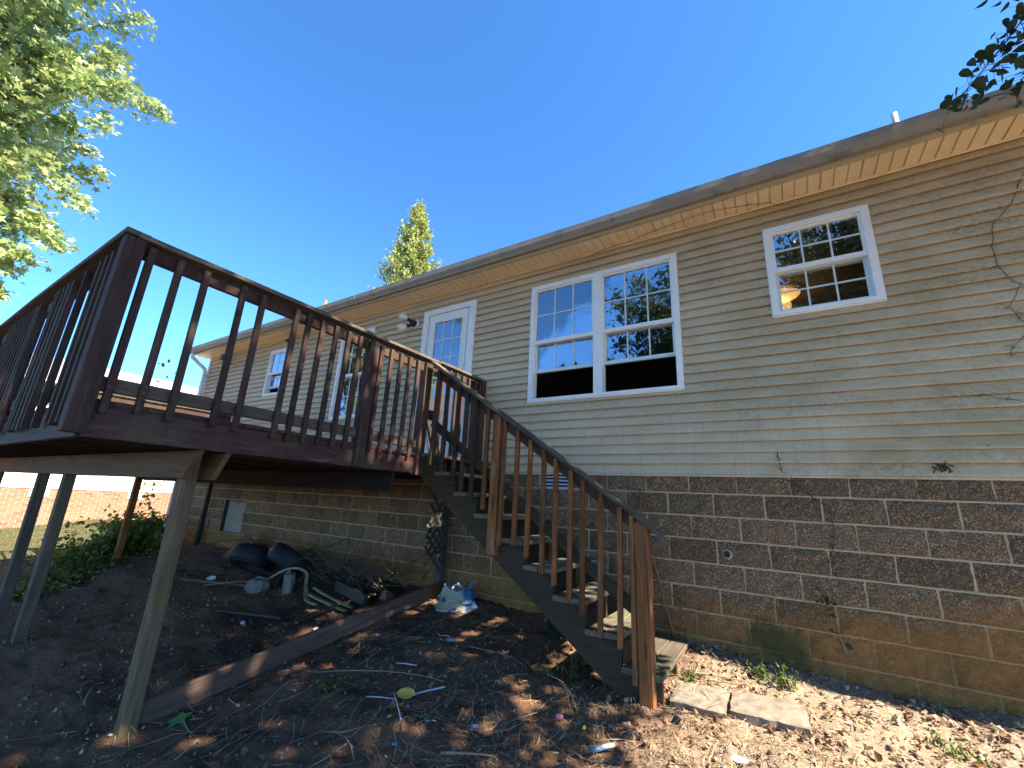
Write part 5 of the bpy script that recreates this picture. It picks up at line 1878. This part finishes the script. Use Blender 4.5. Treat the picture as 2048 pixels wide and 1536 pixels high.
# weeds
for i, (x_, y_, nst, hh, lb_) in enumerate([
    (0.42, -0.22, 9, 0.10, 'low green weed tuft against the wall above the bare paver'),
    (0.62, -0.30, 10, 0.11, 'yellow green weed tuft right of the bare paver by the wall'),
    (0.05, -0.62, 7, 0.08, 'small weed tuft at the foot of the stairs on the sunlit soil'),
    (-0.82, -0.66, 8, 0.09, 'small bright weed in the sunlit patch under the stairs'),
    (-0.75, -0.95, 8, 0.10, 'green weed in the shade left of the newel post'),
    (-0.98, -1.02, 6, 0.07, 'tiny leafy weed left of the stair stringer'),
    (1.45, -0.62, 7, 0.07, 'weed tuft at the far right on the sunlit strip'),
    (-2.15, -2.1, 7, 0.08, 'small pale weed on dark soil left of the yellow leaf')]):
    shrub('weed', lb_, stems_for(x_, y_, nst, hh, 0.05, 0.05, 1.2), 0.028, 'weed', 100 + i, per=9, spread=0.02, cat='weed', sm='weed')


# vines on the walls
def vine(name, label, pts, r, mat='vine', seed=0, branch=0, cat='vine'):
    rr = random.Random(seed)
    t = thing(name, pts[0], label, cat)
    P = []
    for a, b in zip(pts[:-1], pts[1:]):
        a, b = Vector(a), Vector(b)
        for k in range(4):
            P.append(a.lerp(b, k / 4) + Vector((rr.uniform(-1, 1), 0, rr.uniform(-1, 1))) * 0.012)
    P.append(Vector(pts[-1]))
    MB().tube(P, [r * (1 - 0.5 * i / len(P)) for i in range(len(P))], 6).build('stem', mat, t, True)
    if branch:
        mb = MB()
        for _ in range(branch):
            p = rr.choice(P)
            d = Vector((rr.uniform(-1, 1), rr.uniform(-0.2, 0.05), rr.uniform(-0.7, 0.7))) * rr.uniform(0.02, 0.06)
            q = p + d
            q.y = min(q.y, -0.014)
            mb.tube([p, q], [0.0022, 0.001], 4, False)
        mb.build('tendril', mat, t)
    return t


vine('dry_vine', 'thick brown dry vine up the block wall behind the newel post', [(-0.19, -0.04, -1.44), (-0.26, -0.05, -1.15), (-0.33, -0.05, -0.86), (-0.42, -0.04, -0.62), (-0.45, -0.03, -0.35), (-0.46, -0.03, -0.15)], 0.016, seed=1, branch=16)
vine('dry_vine', 'pale looping vine stem bending to the ground right of the newel post', [(-0.06, -0.10, -1.44), (-0.08, -0.08, -1.22), (-0.20, -0.06, -1.08), (-0.36, -0.05, -0.93), (-0.45, -0.04, -0.75)], 0.009, seed=2, branch=6)
vine('dry_vine', 'thin tangled vine strand just right of the thick brown vine', [(-0.20, -0.03, -0.98), (-0.28, -0.03, -0.72), (-0.34, -0.035, -0.45), (-0.42, -0.03, -0.20)], 0.004, seed=3, branch=10)
vine('dead_creeper', 'dark dead creeper winding down the siding right of the small window', [(2.66, -0.02, 2.42), (2.50, -0.02, 2.12), (2.36, -0.02, 1.92), (2.33, -0.02, 1.62), (2.42, -0.02, 1.42), (2.34, -0.02, 1.26), (2.42, -0.02, 1.06), (2.30, -0.02, 0.96), (2.28, -0.02, 0.86)], 0.0030, 'darkvine', 4, 46)
vine('dead_creeper', 'dark dead creeper on the blocks below the siding at right', [(0.80, -0.02, -0.05), (1.05, -0.02, -0.25), (1.08, -0.03, -0.45), (1.02, -0.03, -0.62), (1.05, -0.03, -0.85)], 0.004, 'darkvine', 5, 22)
vine('dead_creeper', 'short dead creeper on the lowest siding board near the middle', [(0.745, -0.02, 0.19), (0.765, -0.02, 0.10), (0.765, -0.02, 0.02)], 0.004, 'darkvine', 6, 12)
vine('dead_creeper', 'thin dry stem rising from the soil at the far right of the wall', [(0.92, -0.03, -1.50), (0.87, -0.03, -1.25), (0.85, -0.03, -0.95)], 0.003, 'vine', 7, 4)
vine('dead_creeper', 'thin dry stem rising from the soil just left of the ivy leaves', [(0.72, -0.03, -1.49), (0.66, -0.03, -1.25), (0.60, -0.03, -0.98)], 0.003, 'vine', 8, 4)
vine('dead_creeper', 'dry vine bits stuck along the soffit above the twin window', [(-1.0, -0.03, SO - 0.05), (-0.3, -0.10, SO - 0.015), (0.3, -0.2, SO - 0.015), (0.9, -0.08, SO - 0.02), (1.05, -0.03, SO - 0.06)], 0.0035, 'vine', 9, 40)
vine('dead_creeper', 'long dark creeper streak low on the siding at the far right', [(2.0, -0.02, 0.62), (2.2, -0.02, 0.56), (2.42, -0.02, 0.46)], 0.0022, 'darkvine', 10, 8)
nst = thing('dirt_nest', (1.78, -0.02, 0.06), 'dark brown insect nest smear on the bottom siding board', 'nest')
mb = MB()
for _ in range(18):
    cx, cz = rd.gauss(1.78, 0.02), rd.gauss(0.06, 0.022)
    mb.tube([(cx, -0.016, cz), (cx + rd.uniform(-0.02, 0.02), -0.024, cz + rd.uniform(-0.02, 0.02)), (cx + rd.uniform(-0.03, 0.03), -0.016, cz + rd.uniform(-0.03, 0.03))], 0.005, 4)
mb.build('mud', 'darkvine', nst)
iv = shrub('ivy_sprig', 'small sprig of dark ivy leaves on the block wall at right', [[(0.98, -0.03, -1.10), (0.96, -0.035, -1.0), (0.92, -0.04, -0.90)], [(0.96, -0.035, -1.0), (1.0, -0.04, -0.95)]], 0.055, 'shadeleaf', 131, per=8, spread=0.035, cat='ivy')
iv2 = shrub('ivy_sprig', 'two tiny ivy leaves lower on the block wall', [[(1.04, -0.03, -1.30), (1.02, -0.04, -1.22), (1.01, -0.04, -1.17)]], 0.05, 'shadeleaf', 132, per=4, spread=0.025, cat='ivy')

# sticks and roots on the open soil
for a, b, r, lb_ in [((-1.75, -0.98), (-1.15, -1.02), 0.006, 'curved pale root lying left of the stairs on dark soil'),
                     ((-2.45, -2.0), (-1.5, -1.6), 0.006, 'long pale root running behind the yellow leaf'),
                     ((-0.95, -1.05), (-0.5, -1.45), 0.006, 'brown stem curving in front of the stringer foot'),
                     ((-1.0, -2.2), (-0.75, -2.05), 0.009, 'short flat stick at the bottom edge'),
                     ((0.0, -0.55), (0.45, -0.42), 0.008, 'pale branch lying on sunlit soil above the pavers'),
                     ((0.02, -0.86), (0.28, -0.62), 0.006, 'thin pale branch lying on the first paver'),
                     ((1.55, -0.1), (1.75, -0.35), 0.005, 'thin pale twig leaning at the far right by the wall'),
                     ((-2.4, -3.2), (-2.0, -3.0), 0.006, 'pale forked twig by the base of the tall post')]:
    stick(on(a[0], a[1], 0.02), on(b[0], b[1], 0.025), r, lb_, 'twig', 0.10)
